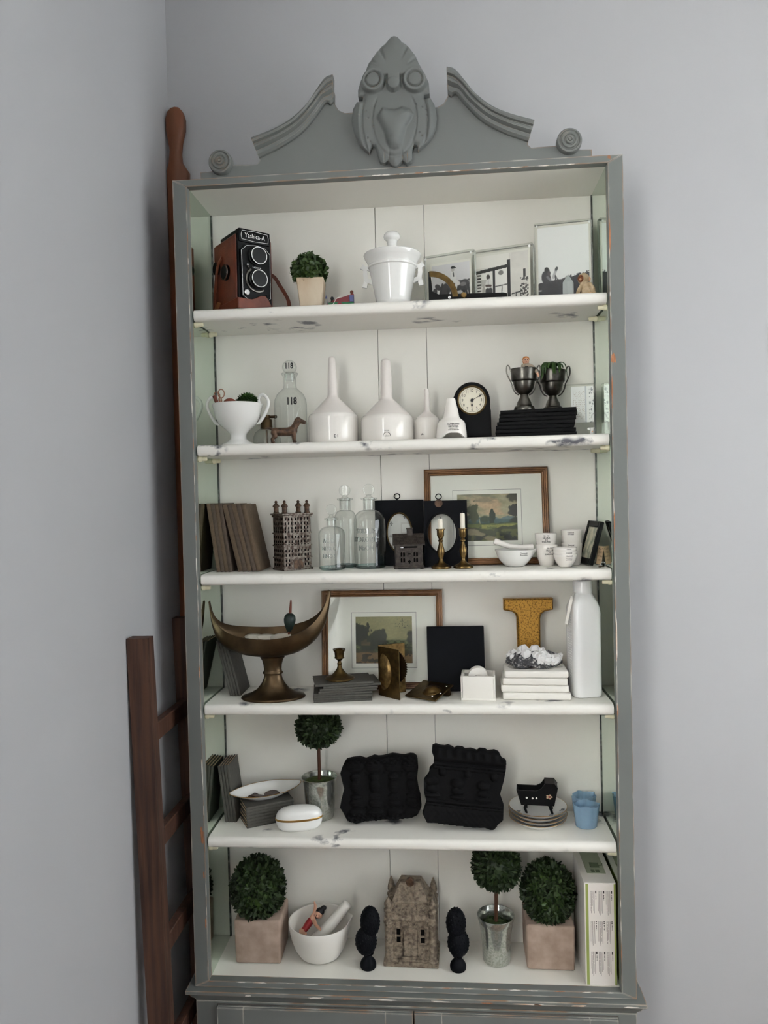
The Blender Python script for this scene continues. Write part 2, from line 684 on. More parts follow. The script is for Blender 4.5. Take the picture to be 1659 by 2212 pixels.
S1, S2, S3, S4, S5, S6 = 1377.9, 1102.0, 836.1, 568.4, 293.1, 0.0  # shelf tops
DEP = 157.7

# ---------------------------------------------------------------- the room
XL, XR, YF, YB, ZF, ZC = -515, 2600, -3300, 178, -750, 2260


def struct(o):
    o['kind'] = 'structure'
    return o


struct(B().box(XL - 60, XR + 60, YF - 60, YB + 60, ZF - 40, ZF).build('floor', 'floor', smooth=0))
struct(B().box(XL - 60, XR + 60, YF - 60, YB + 60, ZC, ZC + 40).build('ceiling', 'ceil', smooth=0))
struct(B().box(XL - 60, XR + 60, YB, YB + 60, ZF, ZC).build('wall_back', 'wall', smooth=0))
struct(B().box(XL - 60, XR + 60, YF - 60, YF, ZF, ZC).build('wall_front', 'wall', smooth=0))
LW = (-2670, -1630, 380, 1920)      # left window y0,y1,z0,z1
RW = (-2450, -250, 280, 1820)


def holed_wall(name, x0, x1, wn):
    b = B()
    b.box(x0, x1, YF, wn[0], ZF, ZC).box(x0, x1, wn[1], YB, ZF, ZC)
    b.box(x0, x1, wn[0], wn[1], ZF, wn[2]).box(x0, x1, wn[0], wn[1], wn[3], ZC)
    return struct(b.build(name, 'wall', smooth=0))


holed_wall('wall_left', XL - 60, XL, LW)
holed_wall('wall_right', XR, XR + 60, RW)
for k, (x, wn) in enumerate(((XL - 45, LW), (XR + 15, RW)), 1):
    root = struct(B().box(x, x + 30, wn[0], wn[0] + 45, wn[2], wn[3]).box(x, x + 30, wn[1] - 45, wn[1], wn[2], wn[3])
                  .box(x, x + 30, wn[0], wn[1], wn[2], wn[2] + 45).box(x, x + 30, wn[0], wn[1], wn[3] - 45, wn[3])
                  .build('window_%d' % k, 'trim', smooth=0))
    ym, zm = (wn[0] + wn[1]) / 2, (wn[2] + wn[3]) / 2
    B().box(x, x + 30, ym - 12, ym + 12, wn[2] + 45, wn[3] - 45).build('muntin', 'trim', root, 0)
    B().box(x, x + 30, wn[0] + 45, wn[1] - 45, zm - 18, zm + 18).build('muntin', 'trim', root, 0)
    B().box(x + 12, x + 16, wn[0] + 45, wn[1] - 45, wn[2] + 45, wn[3] - 45).build('pane', 'glass', root, 0)

# ---------------------------------------------------------------- bookcase
bc = thing('bookcase', 'tall grey painted bookcase with white shelves, mirrored sides and carved crest', 'bookcase', (0, 0, 0))
OX, IX, OT, IT, OB, IB = 445, 416, 1636, 1621.5, -12, 0
for s in (-1, 1):
    B().prism([(s * OX, OB), (s * IX, IB), (s * IX, IT), (s * OX, OT)], -5, 14, cham=.8).build('stile', 'grey', bc, 0)
    B().box(*sorted((s * OX, s * 418)), 14, 158, OB, OT).build('side_panel', 'grey', bc, 0)
    B().box(*sorted((s * 418, s * 415.5)), 14, 157, 0, IT).build('mirror', 'mirror', bc, 0, label='aged greenish mirror lining the side')
    B().box(*sorted((s * 415.5, s * 414)), 152, 157.5, 0, IT).build('mirror_edge', 'foil', bc, 0)
B().prism([(-OX, OT), (-IX, IT), (IX, IT), (OX, OT)], -5, 14, cham=.8).build('rail', 'grey', bc, 0)
B().prism([(-OX, OB), (-IX, IB), (IX, IB), (OX, OB)], -5, 14, cham=.8).build('rail', 'grey', bc, 0)
B().box(-418, 418, 14, 158, IT, OT).build('top_panel', 'white', bc, 0, label='white ceiling of the bookcase')
B().box(-418, 418, 14, 158, OB, 0).build('bottom_panel', 'white', bc, 0, label='white floor of the bookcase')
for a, b_ in ((-418, -50.6), (-49.5, 56.6), (57.4, 418)):
    B().box(a, b_, 157.7, 164, OB, OT, bev=.6).build('plank', 'white', bc, 0, label='white back plank')
B().box(-445, 445, 164, 172, OB, OT).build('back_board', 'seam', bc, 0)
for k, z in enumerate((S1, S2, S3, S4, S5)):
    th = 23
    prof = [(18, -th), (11, -th + .8), (7.4, -th + 3.4), (5.6, -th + 7), (5, -th / 2), (5.2, -8), (6.6, -4), (9.6, -1.2), (14, 0), (156, 0), (156, -th)]
    b = B()
    b.rings([[(x, p[0], z + p[1]) for p in prof] for x in (-412.5, 412.5)])
    b.build('shelf', 'shelf', bc, 30)
    for s in (-1, 1):
        for y in (22, 118):
            b = B().at(s * 415, y, z - th - 4.6, ry=-90 * s)
            b.lathe([(0, -2), (4.6, -2), (4.6, 14), (3.6, 17), (0, 17)], 12)
            b.at(s * 411, y, z - th - 4.6, ry=-90 * s).lathe([(6, -4), (6, 1), (4.6, 3), (0, 3)], 12)
            b.build('shelf_peg', 'peg', bc, 40)


# ---- pediment
def poly_dist(X, Z, out):
    P = np.array(out)
    Q = np.roll(P, -1, 0)
    d = np.full(X.shape, 1e9)
    ins = np.zeros(X.shape, bool)
    for (x0, z0), (x1, z1) in zip(P, Q):
        dx, dz = x1 - x0, z1 - z0
        t = np.clip(((X - x0) * dx + (Z - z0) * dz) / (dx * dx + dz * dz + 1e-9), 0, 1)
        d = np.minimum(d, np.hypot(X - x0 - t * dx, Z - z0 - t * dz))
        if abs(dz) > 1e-9:
            c = ((z0 > Z) != (z1 > Z)) & (X < dx * (Z - z0) / dz + x0)
            ins ^= c
    return np.where(ins, d, -d)


def relief(b, out, y0, hf, step, inset=.6):
    """carved face: a height field over the outline, standing out of the face y0 towards the viewer"""
    P = np.array(out)
    xs = np.arange(P[:, 0].min(), P[:, 0].max() + step, step)
    zs = np.arange(P[:, 1].min(), P[:, 1].max() + step, step)
    X, Z = np.meshgrid(xs, zs)
    D = poly_dist(X, Z, out)
    H = hf(X, Z, D)
    V = {}
    ok = D > inset
    for i in range(len(zs) - 1):
        for j in range(len(xs) - 1):
            q = ((i, j), (i, j + 1), (i + 1, j + 1), (i + 1, j))
            if all(ok[p] for p in q):
                vs = []
                for p in q:
                    if p not in V:
                        V[p] = b.v((X[p], y0 - H[p], Z[p]))
                    vs.append(V[p])
                b.f(vs)
    return b


def ss(a, b, x):
    t = np.clip((x - a) / (b - a), 0, 1)
    return t * t * (3 - 2 * t)


upR = [(111, 1817), (127, 1811), (145, 1788), (166, 1761), (196, 1736), (231, 1719), (277, 1704)]
loR = [(113, 1772), (119, 1767), (129, 1770), (147, 1748), (178, 1716), (219, 1691), (266, 1671)]
board = [(-388, 1636), (-388, 1651), (-367, 1652), (-319, 1662), (-272, 1661), (-266, 1667), (-266, 1685)]
mid = [((a[0] + c[0]) / 2, (a[1] + c[1]) / 2) for a, c in zip(upR, loR)]
board += [(-x, z) for x, z in mid[::-1]][1:] + [(-113, 1772), (-104, 1757), (-92, 1751)]
board = board + [(-x, z) for x, z in board[::-1]]
B().prism(board, 0, 16, cham=1).build('pediment_board', 'grey', bc, 30)
prof = [(0, -17), (.06, -25), (.2, -27), (.3, -25), (.34, -19), (.42, -19), (.48, -22), (.58, -22), (.64, -18), (.68, -12), (.88, -11), (1, -6), (1, 2), (0, 2)]
for s in (-1, 1):
    U = bez([(x, 0, z) for x, z in upR], 6)
    L_ = bez([(x, 0, z) for x, z in loR], 6)
    b = B()
    b.rings([[(s * (p.x + (q.x - p.x) * t), y, p.z + (q.z - p.z) * t) for t, y in prof] for p, q in zip(U, L_)])
    b.build('pediment_moulding', 'carve', bc, 28)
    b = B().at(s * 344, 0, 1666, rx=90)
    b.lathe([(24, -6), (24, 9), (22.5, 12), (20, 13), (18, 10.5), (16, 10.5), (14.5, 14), (11.5, 14), (10, 11.5), (8.5, 11.5), (7, 15), (5, 16), (4, 14), (3, 14), (2.2, 17), (0, 17.5)], 36)
    b.build('rosette', 'carve', bc, 40)
crest = [(11.3, 1881), (18, 1879), (26.3, 1868), (37.2, 1861.6), (45, 1850), (53, 1839), (58, 1826), (68, 1811), (76, 1791), (77, 1771), (65.5, 1769), (66.6, 1761), (78, 1763), (86, 1749), (90, 1727), (88, 1707), (80, 1689), (67, 1675), (52, 1663), (50, 1673), (45, 1675), (41, 1666), (40.8, 1646), (30, 1638), (21, 1645), (11, 1635), (6.2, 1634), (1.4, 1636), (-7, 1647), (-14.5, 1642), (-23, 1645), (-28.7, 1664), (-32, 1678), (-38, 1679), (-44, 1664), (-61, 1680), (-73, 1706), (-77, 1726), (-74, 1750), (-66, 1764), (-54.7, 1764.4), (-53.3, 1772), (-63, 1774), (-63, 1786), (-57, 1805), (-46, 1822), (-39.4, 1834), (-29, 1846), (-19, 1859), (-8, 1866), (0, 1875), (5, 1880)]


tongue = [(8.5 + (a - 820) * .125, 1742 - (q - 1180) * .1203) for a, q in ((640, 1160), (740, 1190), (820, 1200), (940, 1165), (1060, 1220), (1100, 1290), (1060, 1380), (990, 1480), (950, 1620), (920, 1760), (870, 1810), (810, 1825), (740, 1800), (690, 1700), (660, 1540), (610, 1440), (545, 1320), (560, 1250))]


def crest_h(X, Z, D):
    cx = 8.0
    h = -1 + 8 * (1 - np.exp(-np.maximum(D, 0) / 6))
    # upper leaf stands proud, ending in two volutes and a bead
    dl, dr = np.hypot(X + 32, Z - 1797), np.hypot(X - 49, Z - 1793)
    leaf = np.maximum.reduce([ss(1800, 1806, Z) * ss(62, 50, np.abs(X - cx) + (Z - 1800) * .1), ss(24.5, 21, dl), ss(24.5, 21, dr), ss(15, 11, np.hypot(X - cx, (Z - 1788))), ss(15, 11, np.abs(X - cx)) * ss(1784, 1790, Z)])
    g = np.clip(np.hypot((X - cx), (Z - 1800)) / 60, 0, 1)
    an = np.degrees(np.arctan2(X - cx, np.maximum(Z - 1796, 1)))
    gro = sum(np.exp(-((an - a) / 3.2) ** 2) for a in (-48, -24, 24, 48)) * ss(.5, .9, g) * ss(1800, 1810, Z)
    h = h + leaf * 10 - gro * 3
    for d in (dl, dr):
        ring = np.exp(-((d - 19) / 3) ** 2)
        groove = np.exp(-((d - 14.2) / 1.5) ** 2)
        h = h + 2 * ring - 3.5 * groove + 2 * np.sqrt(np.clip(1 - (d / 13.4) ** 2, 0, 1))
    h = h + 4 * np.sqrt(np.clip(1 - (np.hypot(X - cx, Z - 1786) / 13) ** 2, 0, 1))
    # the long tongue of the mask
    DT = poly_dist(X, Z, tongue)
    h = h + 13 * (1 - np.exp(-np.maximum(DT, 0) / 6)) + 2 * ss(-3, 1, DT)
    # shell-like cheeks with grooves
    low = ss(1772, 1756, Z)
    rr = np.hypot((X - cx) / 1.0, (Z - 1722) * .62)
    h = h - low * (2.2 * np.exp(-((rr - 43) / 1.8) ** 2) + 2.6 * np.exp(-((rr - 64) / 2) ** 2)) + low * 2.5 * np.exp(-((rr - 70) / 4) ** 2)
    for x0, a in ((-14, 0), (-5, 8), (22, -8), (31, 0)):
        h = h - 2.2 * np.exp(-((X - x0 - (Z - 1650) * a * .01) / 1.2) ** 2) * ss(1668, 1655, Z)
    for x0, z0 in ((-48, 1742), (-44, 1728), (-60, 1735), (-46, 1690), (-42, 1684), (62, 1742), (70, 1738), (70, 1728), (56, 1694), (60, 1688), (-32, 1748), (50, 1748), (46, 1715), (-34, 1712)):
        h = h - 3 * np.exp(-(((X - x0) ** 2 + (Z - z0) ** 2) / 1.6))
    return np.maximum(h, -1)


b = B().prism(crest, -14, 12, cham=1.5)
relief(b, crest, -14, crest_h, 1.0)
b.build('carved_crest', 'carve', bc, 60, label='carved mask and leaf crest')

# ---------------------------------------------------------------- base cabinet below
ba = thing('base_cabinet', 'grey painted base cabinet with chipped cornice under the bookcase', 'cabinet', (0, 0, 0))
b = B().box(-444, 444, -4, 165, -748, -42).build('body', 'grey', ba, 0)
cor = [(0, -13), (0, -20), (-3, -23), (-6, -24), (-9, -31), (-15, -37), (-17, -42)]
b = B()
ring = []
for o_, z in [(0, -12.2)] + cor:
    x, y = 461 + o_, -20 - o_
    ring.append([(-x, y, z), (x, y, z), (x, 165, z), (-x, 165, z)])
b.rings(ring[1:])
b.build('cornice', 'grey', ba, 30)
for x0, x1 in ((-398, 3.2), (6.2, 407)):
    d = B()
    d.box(x0, x1, -9, -4, -700, -49, bev=.8)
    for q in ((x0, x0 + 55, -700, -49), (x1 - 55, x1, -700, -49), (x0 + 55, x1 - 55, -104, -49), (x0 + 55, x1 - 55, -700, -645)):
        d.box(q[0], q[1], -15, -9, q[2], q[3], bev=.8)
    d.build('door', 'grey', ba, 0)
B().box(-400, 409, -5, -3.5, -702, -46.5).build('door_gap', 'seam', ba, 0)

# ---------------------------------------------------------------- ladder and long paddle in the corner
ld = thing('ladder', 'old brown wooden ladder leaning on the left wall beside the bookcase', 'ladder', (0, 0, 0))


def lean(z):
    return -513.5 + (732 - z) * .0262


for y0, y1, wd in ((-133, -104, 41), (106, 134, 30)):
    b = B()
    b.rings([[(lean(z), y0, z), (lean(z) + wd, y0, z), (lean(z) + wd, y1, z), (lean(z), y1, z)] for z in (-750, 0, 726, 732)])
    bmesh.ops.bevel(b.bm, geom=[e for e in b.bm.edges if len(e.link_faces) == 2 and e.calc_face_angle(0) > .5], offset=2.2, segments=2, profile=.5, affect='EDGES')
    b.build('rail', 'wood', ld, 40)
for z in (536, 326, 116, -94, -304, -514):
    x = lean(z)
    B().box(x + 8, x + 26, -106, 108, z - 18, z + 18, bev=2).build('rung', 'wood', ld, 40)
pd = B()
half = [(-491, 1866), (-482, 1864), (-474, 1855), (-470, 1840), (-471, 1815), (-478, 1790), (-481, 1765), (-479, 1745), (-471, 1732), (-464, 1722), (-465, 1700), (-469, 1650), (-469, 0), (-469, -750), (-510, -750), (-511, 0), (-513, 1700), (-513, 1725), (-508, 1745), (-505, 1770), (-508, 1792), (-512, 1815), (-512, 1842), (-508, 1856), (-500, 1864)]
pd.prism(half, 148, 166, cham=4)
tag(pd.build('wooden_paddle', 'wood2', None, 50), 'tall reddish wooden pole with rounded grip upright between wall and bookcase', 'pole')

S1, S2, S3, S4, S5, S6 = [q + .25 for q in (S1, S2, S3, S4, S5, S6)]

# ---------------------------------------------------------------- thin glass without refraction, for hollow or flat clear pieces


def thin_glass(name, face, edge, power=2.5, rough=.02, spec=1.0):
    m = bpy.data.materials.new(name)
    m.use_nodes = True
    nt = m.node_tree
    N, L = nt.nodes, nt.links
    for n_ in list(N):
        N.remove(n_)
    out = N.new('ShaderNodeOutputMaterial')
    tr = N.new('ShaderNodeBsdfTransparent')
    gl = N.new('ShaderNodeBsdfGlossy')
    gl.inputs['Roughness'].default_value = rough
    lw = N.new('ShaderNodeLayerWeight')
    lw.inputs[0].default_value = .5
    pw = N.new('ShaderNodeMath')
    pw.operation = 'POWER'
    pw.inputs[1].default_value = power
    L.new(lw.outputs['Facing'], pw.inputs[0])
    f5 = N.new('ShaderNodeMath')
    f5.operation = 'POWER'
    f5.inputs[1].default_value = 5
    L.new(lw.outputs['Facing'], f5.inputs[0])
    fr = N.new('ShaderNodeMath')
    fr.operation = 'MULTIPLY_ADD'
    fr.inputs[1].default_value = .9
    fr.inputs[2].default_value = .045
    L.new(f5.outputs[0], fr.inputs[0])
    mc = N.new('ShaderNodeMix')
    mc.data_type = 'RGBA'
    mc.inputs[6].default_value = lin(face)
    mc.inputs[7].default_value = lin(edge)
    L.new(pw.outputs[0], mc.inputs[0])
    L.new(mc.outputs[2], tr.inputs[0])
    fm = N.new('ShaderNodeMath')
    fm.operation = 'MULTIPLY'
    fm.inputs[1].default_value = spec
    L.new(fr.outputs[0], fm.inputs[0])
    ms = N.new('ShaderNodeMixShader')
    L.new(fm.outputs[0], ms.inputs[0])
    L.new(tr.outputs[0], ms.inputs[1])
    L.new(gl.outputs[0], ms.inputs[2])
    L.new(ms.outputs[0], out.inputs[0])
    return m


M['bottleglass'] = thin_glass('bottle_glass', '#fbfcfb', '#aab4b0', 4.0, .03, 1.4)
M['acrylic'] = thin_glass('clear_acrylic_sheet', '#fbfcfa', '#d5d9d2', 3, .015, .8)
M['pane'] = thin_glass('picture_pane', '#fbfcfb', '#d5d9d2', 3, .05, .3)
M['acrylicedge'] = mat('acrylic_cut_edge', '#f0f1ec', .12, coat=.5)


def foliage(name, parent, cx, cy, cz, rx, rz, n, ll, lw, m, seed, zmin=-1.0, tilt=.55):
    """a clipped ball of small cupped leaves around a dark heart"""
    rnd = random.Random(seed)
    b = B()
    b.ball(cx, cy, cz, rx * .86, rx * .86, rz * .86, 18, 12)
    ga = PI * (3 - math.sqrt(5))
    for i in range(n):
        zz = 1 - 2 * (i + .5) / n
        if zz < zmin:
            continue
        rr = math.sqrt(1 - zz * zz)
        a = i * ga + rnd.uniform(-.15, .15)
        nrm = Vector((rr * math.cos(a), rr * math.sin(a), zz))
        k = rnd.uniform(.84, 1.0)
        p = Vector((cx + nrm.x * rx * k, cy + nrm.y * rx * k, cz + nrm.z * rz * k))
        ra = Vector((rnd.gauss(0, 1), rnd.gauss(0, 1), rnd.gauss(0, 1)))
        t = (ra - nrm * ra.dot(nrm)).normalized()
        d = (t * (1 - tilt) + nrm * tilt * rnd.uniform(.3, 1.6)).normalized()
        sd = d.cross(nrm)
        if sd.length < .1:
            continue
        sd.normalize()
        u = sd.cross(d)
        L_ = ll * rnd.uniform(.75, 1.25)
        W_ = lw * rnd.uniform(.8, 1.2)
        q = p - d * L_ * .5
        v0 = b.v(q)
        v1 = b.v(q + d * L_ * .45 + sd * W_ * .5 + u * W_ * .18)
        v2 = b.v(q + d * L_ * .55)
        v3 = b.v(q + d * L_ * .45 - sd * W_ * .5 + u * W_ * .18)
        v4 = b.v(q + d * L_ * .86 + sd * W_ * .3 + u * W_ * .1)
        v5 = b.v(q + d * L_ * 1.02)
        v6 = b.v(q + d * L_ * .86 - sd * W_ * .3 + u * W_ * .1)
        b.f([v0, v1, v2])
        b.f([v0, v2, v3])
        b.f([v1, v4, v5, v2])
        b.f([v2, v5, v6, v3])
    return b.build(name, m, parent, smooth=0, kind='stuff')


# ================================================================ top shelf
# ---- twin lens camera in its leather case
t = thing('twin_lens_camera', 'old black twin-lens camera in a brown leather case on the top shelf', 'camera', (-325, 83, S1), 41)
B().prism([(-43, 1), (43, 1), (43, 152), (38, 157), (-38, 157), (-43, 152)], -45, 54, cham=3).build('leather_case', 'leather', t, 40)
B().box(-38.5, 38.5, -49, 40, 6, 158, bev=2).build('body', 'blackmetal', t, 40)
b = B().box(-36, 36, -52, 38, 139, 167, bev=3, seg=2)
hd = b.build('viewing_hood', 'blackmetal', t, 40)
plate = [(-29, 143.5), (29, 143.5), (31, 153), (29, 162.5), (-29, 162.5), (-31, 153)]
B().tube([(x, -52.5, z) for x, z in [(-30, 144), (0, 142.5), (30, 144), (31, 153), (29, 161.5), (0, 163), (-29, 161.5), (-31, 153)]], .8, 6, closed=True).build('nameplate_border', 'chrome', hd)
text('lettering', 'Yashica-A', 13.5, 'chrome', hd, (0, -52.6, 153), squash=.86)
pl = [(-33, 27), (-22, 20), (22, 20), (33, 27), (34, 122), (22, 133), (0, 136), (-22, 133), (-34, 122)]
fp = B().prism(pl, -55, -49).build('front_plate', 'blackmetal', t, 30)
B().tube([(x * .95, -55.2, 78 + (z - 78) * .965) for x, z in pl], .75, 6, closed=True).build('plate_border', 'chrome', fp)
for z, nm in ((111, 'viewing_lens'), (64, 'taking_lens')):
    b = B().at(1, -55, z, rx=90)
    b.lathe([(19, 0), (19, 4), (17.5, 5), (17.5, 12), (16.2, 13.5), (0, 14.2)], 36)
    lo = b.build(nm, 'lens', t)
    B().at(1, -67.6, z, rx=90).lathe([(16.2, -.8), (17.9, -.8), (17.9, 1.2), (16.2, 1.2), (16.2, -.8)], 40, cap0=False, cap1=False).build('lens_rim', 'chrome', lo)
pts = [(1 + 24 * math.cos(R(a)), -56.5, 64 + 24 * math.sin(R(a))) for a in range(125, 306, 10)]
B().tube(pts, 1, 8, flat=(1.6, 2.6), upv=(0, 1, 0)).build('shutter_scale', 'silver', t)
text('lettering', 'YASHICA', 5, 'chrome', t, (1, -55.4, 88.5))
B().at(-23, -55, 35, rx=90).lathe([(6.2, 0), (6.2, 3), (5, 4), (0, 4)], 20).build('shutter_button', 'chrome', t)
B().at(25, -55, 33, rx=90).lathe([(4.6, 0), (4.6, 3), (3.4, 3), (3.2, 2), (0, 2)], 20).build('flash_socket', 'blackmetal', t)
B().tube([(-18, -56, 84), (-21, -60, 89)], 1.2, 6).ball(-22, -61, 91, 2.3).build('cocking_lever', 'chrome', t)
for y, z, r_, nm in ((38, 103, 13, 'winding_knob'), (-6, 84, 16, 'focusing_knob')):
    b = B().at(-43, y, z, ry=-90)
    b.lathe([(r_, 0), (r_, 6), (r_ - 1, 7), (r_ - 3, 7), (0, 6.4)], 32)
    k = b.build(nm, 'blackmetal', t)
    B().at(-49.5, y, z, ry=-90).lathe([(r_ - 2.2, -1), (r_ + .3, -1), (r_ + .3, .6), (r_ - 2.2, .8), (r_ - 2.2, -1)], 32, cap0=False, cap1=False).build('knob_rim', 'chrome', k)
fl = [(-47, 0), (47, 0), (49, 5), (40, 7), (30, 12), (24, 24), (17, 31), (6, 31), (-4, 25), (-14, 21), (-30, 21), (-47, 21)]
B().prism(fl, -62, -58, cham=.8).box(-47, -43.5, -62, 54, 0, 21, bev=.8).box(43.5, 47, -62, 54, 0, 10, bev=.8).box(-46, 46, -60, 54, 0, 3).build('case_front', 'leather', t, 30, label='lower leather flap of the case')
B().tube(bez([(-44, 16, 118), (-48, 14, 116), (-53, 20, 95), (-54, 30, 55), (-54, 36, 22), (-54, 34, 9)]), 1, 6, flat=(1.3, 6), upv=(1, 0, 0)).build('strap', 'leather', t)
B().tube(bez([(44, 10, 104), (66, -5, 94), (78, -14, 72), (86, -31, 42), (85, -39, 20), (79, -40, 5.5)]), 1, 6, flat=(1.2, 4.5), upv=(-.65, -.75, .25)).build('strap', 'leather', t)
B().tube(bez([(-54, 34, 12), (-57, 26, 9), (-57, 14, 15), (-56, 8, 24)], 6), 1, 6, flat=(1.3, 4.5), upv=(0, 1, .3)).build('strap_end', 'leather2', t, label='tan strap end')
B().tube([(-55, 28, 3), (-55, 42, 3), (-55, 42, 12), (-55, 28, 12)], .9, 6, closed=True).build('buckle', 'brass', t)

# ---- small boxwood ball in a tapered wooden pot
t = thing('boxwood_ball', 'small boxwood ball in tapered pale wood pot on the top shelf', 'plant', (-180, 72, S1), 4)
B().box(-28.5, 28.5, -28.5, 28.5, 0, 66, bev=2, taper=.77).build('pot', 'potwood', t)
foliage('foliage', t, -3, 0, 86, 37, 34, 400, 14, 9.5, 'leaf', 3)

# ---- tin toy
t = thing('tin_toy_boat', 'tiny red and green tin toy with two riders and a flag', 'toy', (-121, 62, S1), 4)
b = B()
prof = [(-34, 1, 3, 1), (-22, 2, 14, 5), (-8, 2, 20, 8), (10, 2, 25, 9), (26, 2, 30, 9), (31, 3, 31, 8)]
b.rings([[(x, -w_, 12), (x + .5, -w_ * .9, z1), (x + .5, w_ * .9, z1), (x, w_, 12)] if z1 > 13 else [(x, -w_, 5), (x, -w_, z1 + 3), (x, w_, z1 + 3), (x, w_, 5)] for x, z0, z1, w_ in prof])
b.build('hull', 'tinred', t, 20)
b = B()
b.rings([[(x, -w_ * 1.02, 1), (x, -w_ * 1.05, min(14, z1)), (x, w_ * 1.05, min(14, z1)), (x, w_ * 1.02, 1)] for x, z0, z1, w_ in prof[1:]])
b.build('lower_hull', 'tingreen', t, 20)
B().box(22, 31.5, -9.3, 9.3, 14, 28, bev=1).build('blue_panel', 'tinblue', t)
B().at(2, -8, 7, rx=90).lathe([(6, 0), (6, 4), (0, 5)], 18).build('wheel', 'tinred', t)
for x, z in ((-14, 24), (27, 36)):
    B().ball(x, 0, z, 3.6, 3.6, 4).tube([(x, 0, z - 3), (x, 0, z - 9)], [2.4, 3.6], 8).build('rider', 'hairblack' if x < 0 else 'floatbrown', t)
B().tube([(-24, 0, 12), (-25, 0, 32)], .5, 5).prism([(-25, 32), (-29, 24), (-25, 24)], -.4, .4).build('flag', 'tinblue', t)
B().tube(bez([(-18, -8, 4), (-10, -10, 12), (-4, -9, 22), (2, -8, 24)]), .6, 5).build('cord', 'paper', t)

# ---- white lidded urn
t = thing('ironstone_urn', 'white ironstone urn with angular handles and a mushroom knob', 'urn', (-8, 66, S1), 0)
B().lathe([(0, 0), (37, 0), (38, 4), (36, 9), (35.5, 11), (37, 20), (45, 62), (48.5, 80), (51, 81.5), (51.5, 85), (50, 87), (53.6, 96), (55.4, 98), (57.2, 101), (59.5, 107), (58.5, 109), (56, 108), (53, 100), (0, 100)], 56).build('body', 'ceramic', t)
l_ = B().lathe([(54, 100.5), (54, 103), (20, 108), (10.5, 110), (9.6, 116), (9.8, 132), (11, 138), (16, 142), (17.2, 146), (16, 151), (12, 155), (6, 157.4), (0, 158)], 40, cap0=True).build('lid', 'ceramic', t)
for s in (-1, 1):
    b = B()
    b.tube([(s * 42, 0, 82), (s * 50, 0, 83), (s * 57, 0, 83), (s * 57, 0, 70), (s * 55, 0, 60), (s * 50, 0, 57), (s * 38, 0, 52)], 1, 4, flat=(4.6, 6.5), upv=(0, 1, 0))
    b.tube([(s * 56, 0, 82), (s * 64, 0, 88)], [1, 1.25], 4, flat=(3.6, 6), upv=(0, 1, 0))
    b.tube([(s * 55, 0, 60), (s * 59, 0, 44)], [1, 1.2], 4, flat=(3.6, 6), upv=(0, 1, 0))
    b.build('handle', 'ceramic', t, 30)

# ---- clear acrylic frames with black and white photographs


def acrylic_frame(name, label, loc, rz, w_, h_, d_, pic, pw, ph, pz, px=0):
    t = thing(name, label, 'picture frame', loc, rz)
    b = B().box(-w_ / 2, w_ / 2, -d_ / 2, d_ / 2, 0, h_, bev=.8)
    b.build('acrylic_block', 'acrylic', t, 20)
    b = B()
    for x in (-w_ / 2 + .3, w_ / 2 - .6):
        b.box(x, x + .3, 1, d_ / 2 - 1, 1, h_ - 1)
    b.box(-w_ / 2 + 1, w_ / 2 - 1, 1, d_ / 2 - 1, h_ - .7, h_ - .4)
    b.build('cut_edge', 'acrylicedge', t, 0, label='frosted cut edge of the acrylic')
    B().box(px - pw / 2 - 4, px + pw / 2 + 4, .1, .8, max(pz - 4, 1.2), min(pz + ph + 5, h_ - 3)).build('backing_paper', 'paper', t, 0)
    pic.card('photograph', pw, ph, t, (px, -.3, pz))
    for x, z in ((-w_ / 2 + 6, h_ - 7), (w_ / 2 - 6, h_ - 7)):
        B().at(x, -d_ / 2, z, rx=90).lathe([(2.5, 0), (2.5, .8), (1.8, 1.2), (0, 1.2)], 16).build('magnet', 'acrylicedge', t)
    return t


P = Print(110, 92, 1.2)
P.C[:] = np.array(lin('#cfccce')[:3]) * (0.8 + .35 * (P.U * .6 + P.V * .5))[..., None]
P.rect(0, 1, 0, .40, '#d2d0ce')
P.put((P.V < .52 + .06 * fbm(P.U * 14, P.U * 0, 5)) & (P.V > .42) & (P.U > .42), '#4a4a4a')
P.rect(.8, 1, .45, .52, '#8d8b8a')
P.put(P.V < .40, np.array(lin('#dcdad9')[:3]), .8)
for e in ((.60, .38, .30, .10, 0), (.86, .40, .13, .16, -10), (.36, .36, .16, .15, 30), (.16, .44, .09, .07, -35), (.08, .34, .06, .08, 15)):
    P.ell(*e[:4], '#3c3a3b', e[4])
for l_ in ((.42, .35, .46, .02, .035), (.52, .32, .50, .02, .03), (.86, .34, .82, .12, .045), (.82, .12, .85, .0, .03), (.95, .4, .99, .16, .035), (.9, .3, .93, .06, .03), (.28, .5, .2, .2, .03)):
    P.line(*l_, '#2f2d2e')
P.ell(.82, .44, .08, .05, '#777374')
for l_ in ((.60, .60, .56, .74, .06), (.6, .55, .7, .47, .05), (.56, .7, .52, .6, .03), (.66, .5, .62, .34, .04)):
    P.line(*l_, '#dddbd9')
P.line(.57, .75, .58, .67, .02, '#444444')
P.ell(.56, .84, .045, .06, '#b9b4b0')
P.ell(.565, .89, .055, .035, '#262526')
P.line(.58, .88, .64, .88, .014, '#262526')
acrylic_frame('acrylic_photo_frame', 'clear acrylic frame with a photo of a jockey on a horse', (110, 108, S1), -20, 112, 119, 18, P, 84, 82, 16, 2)

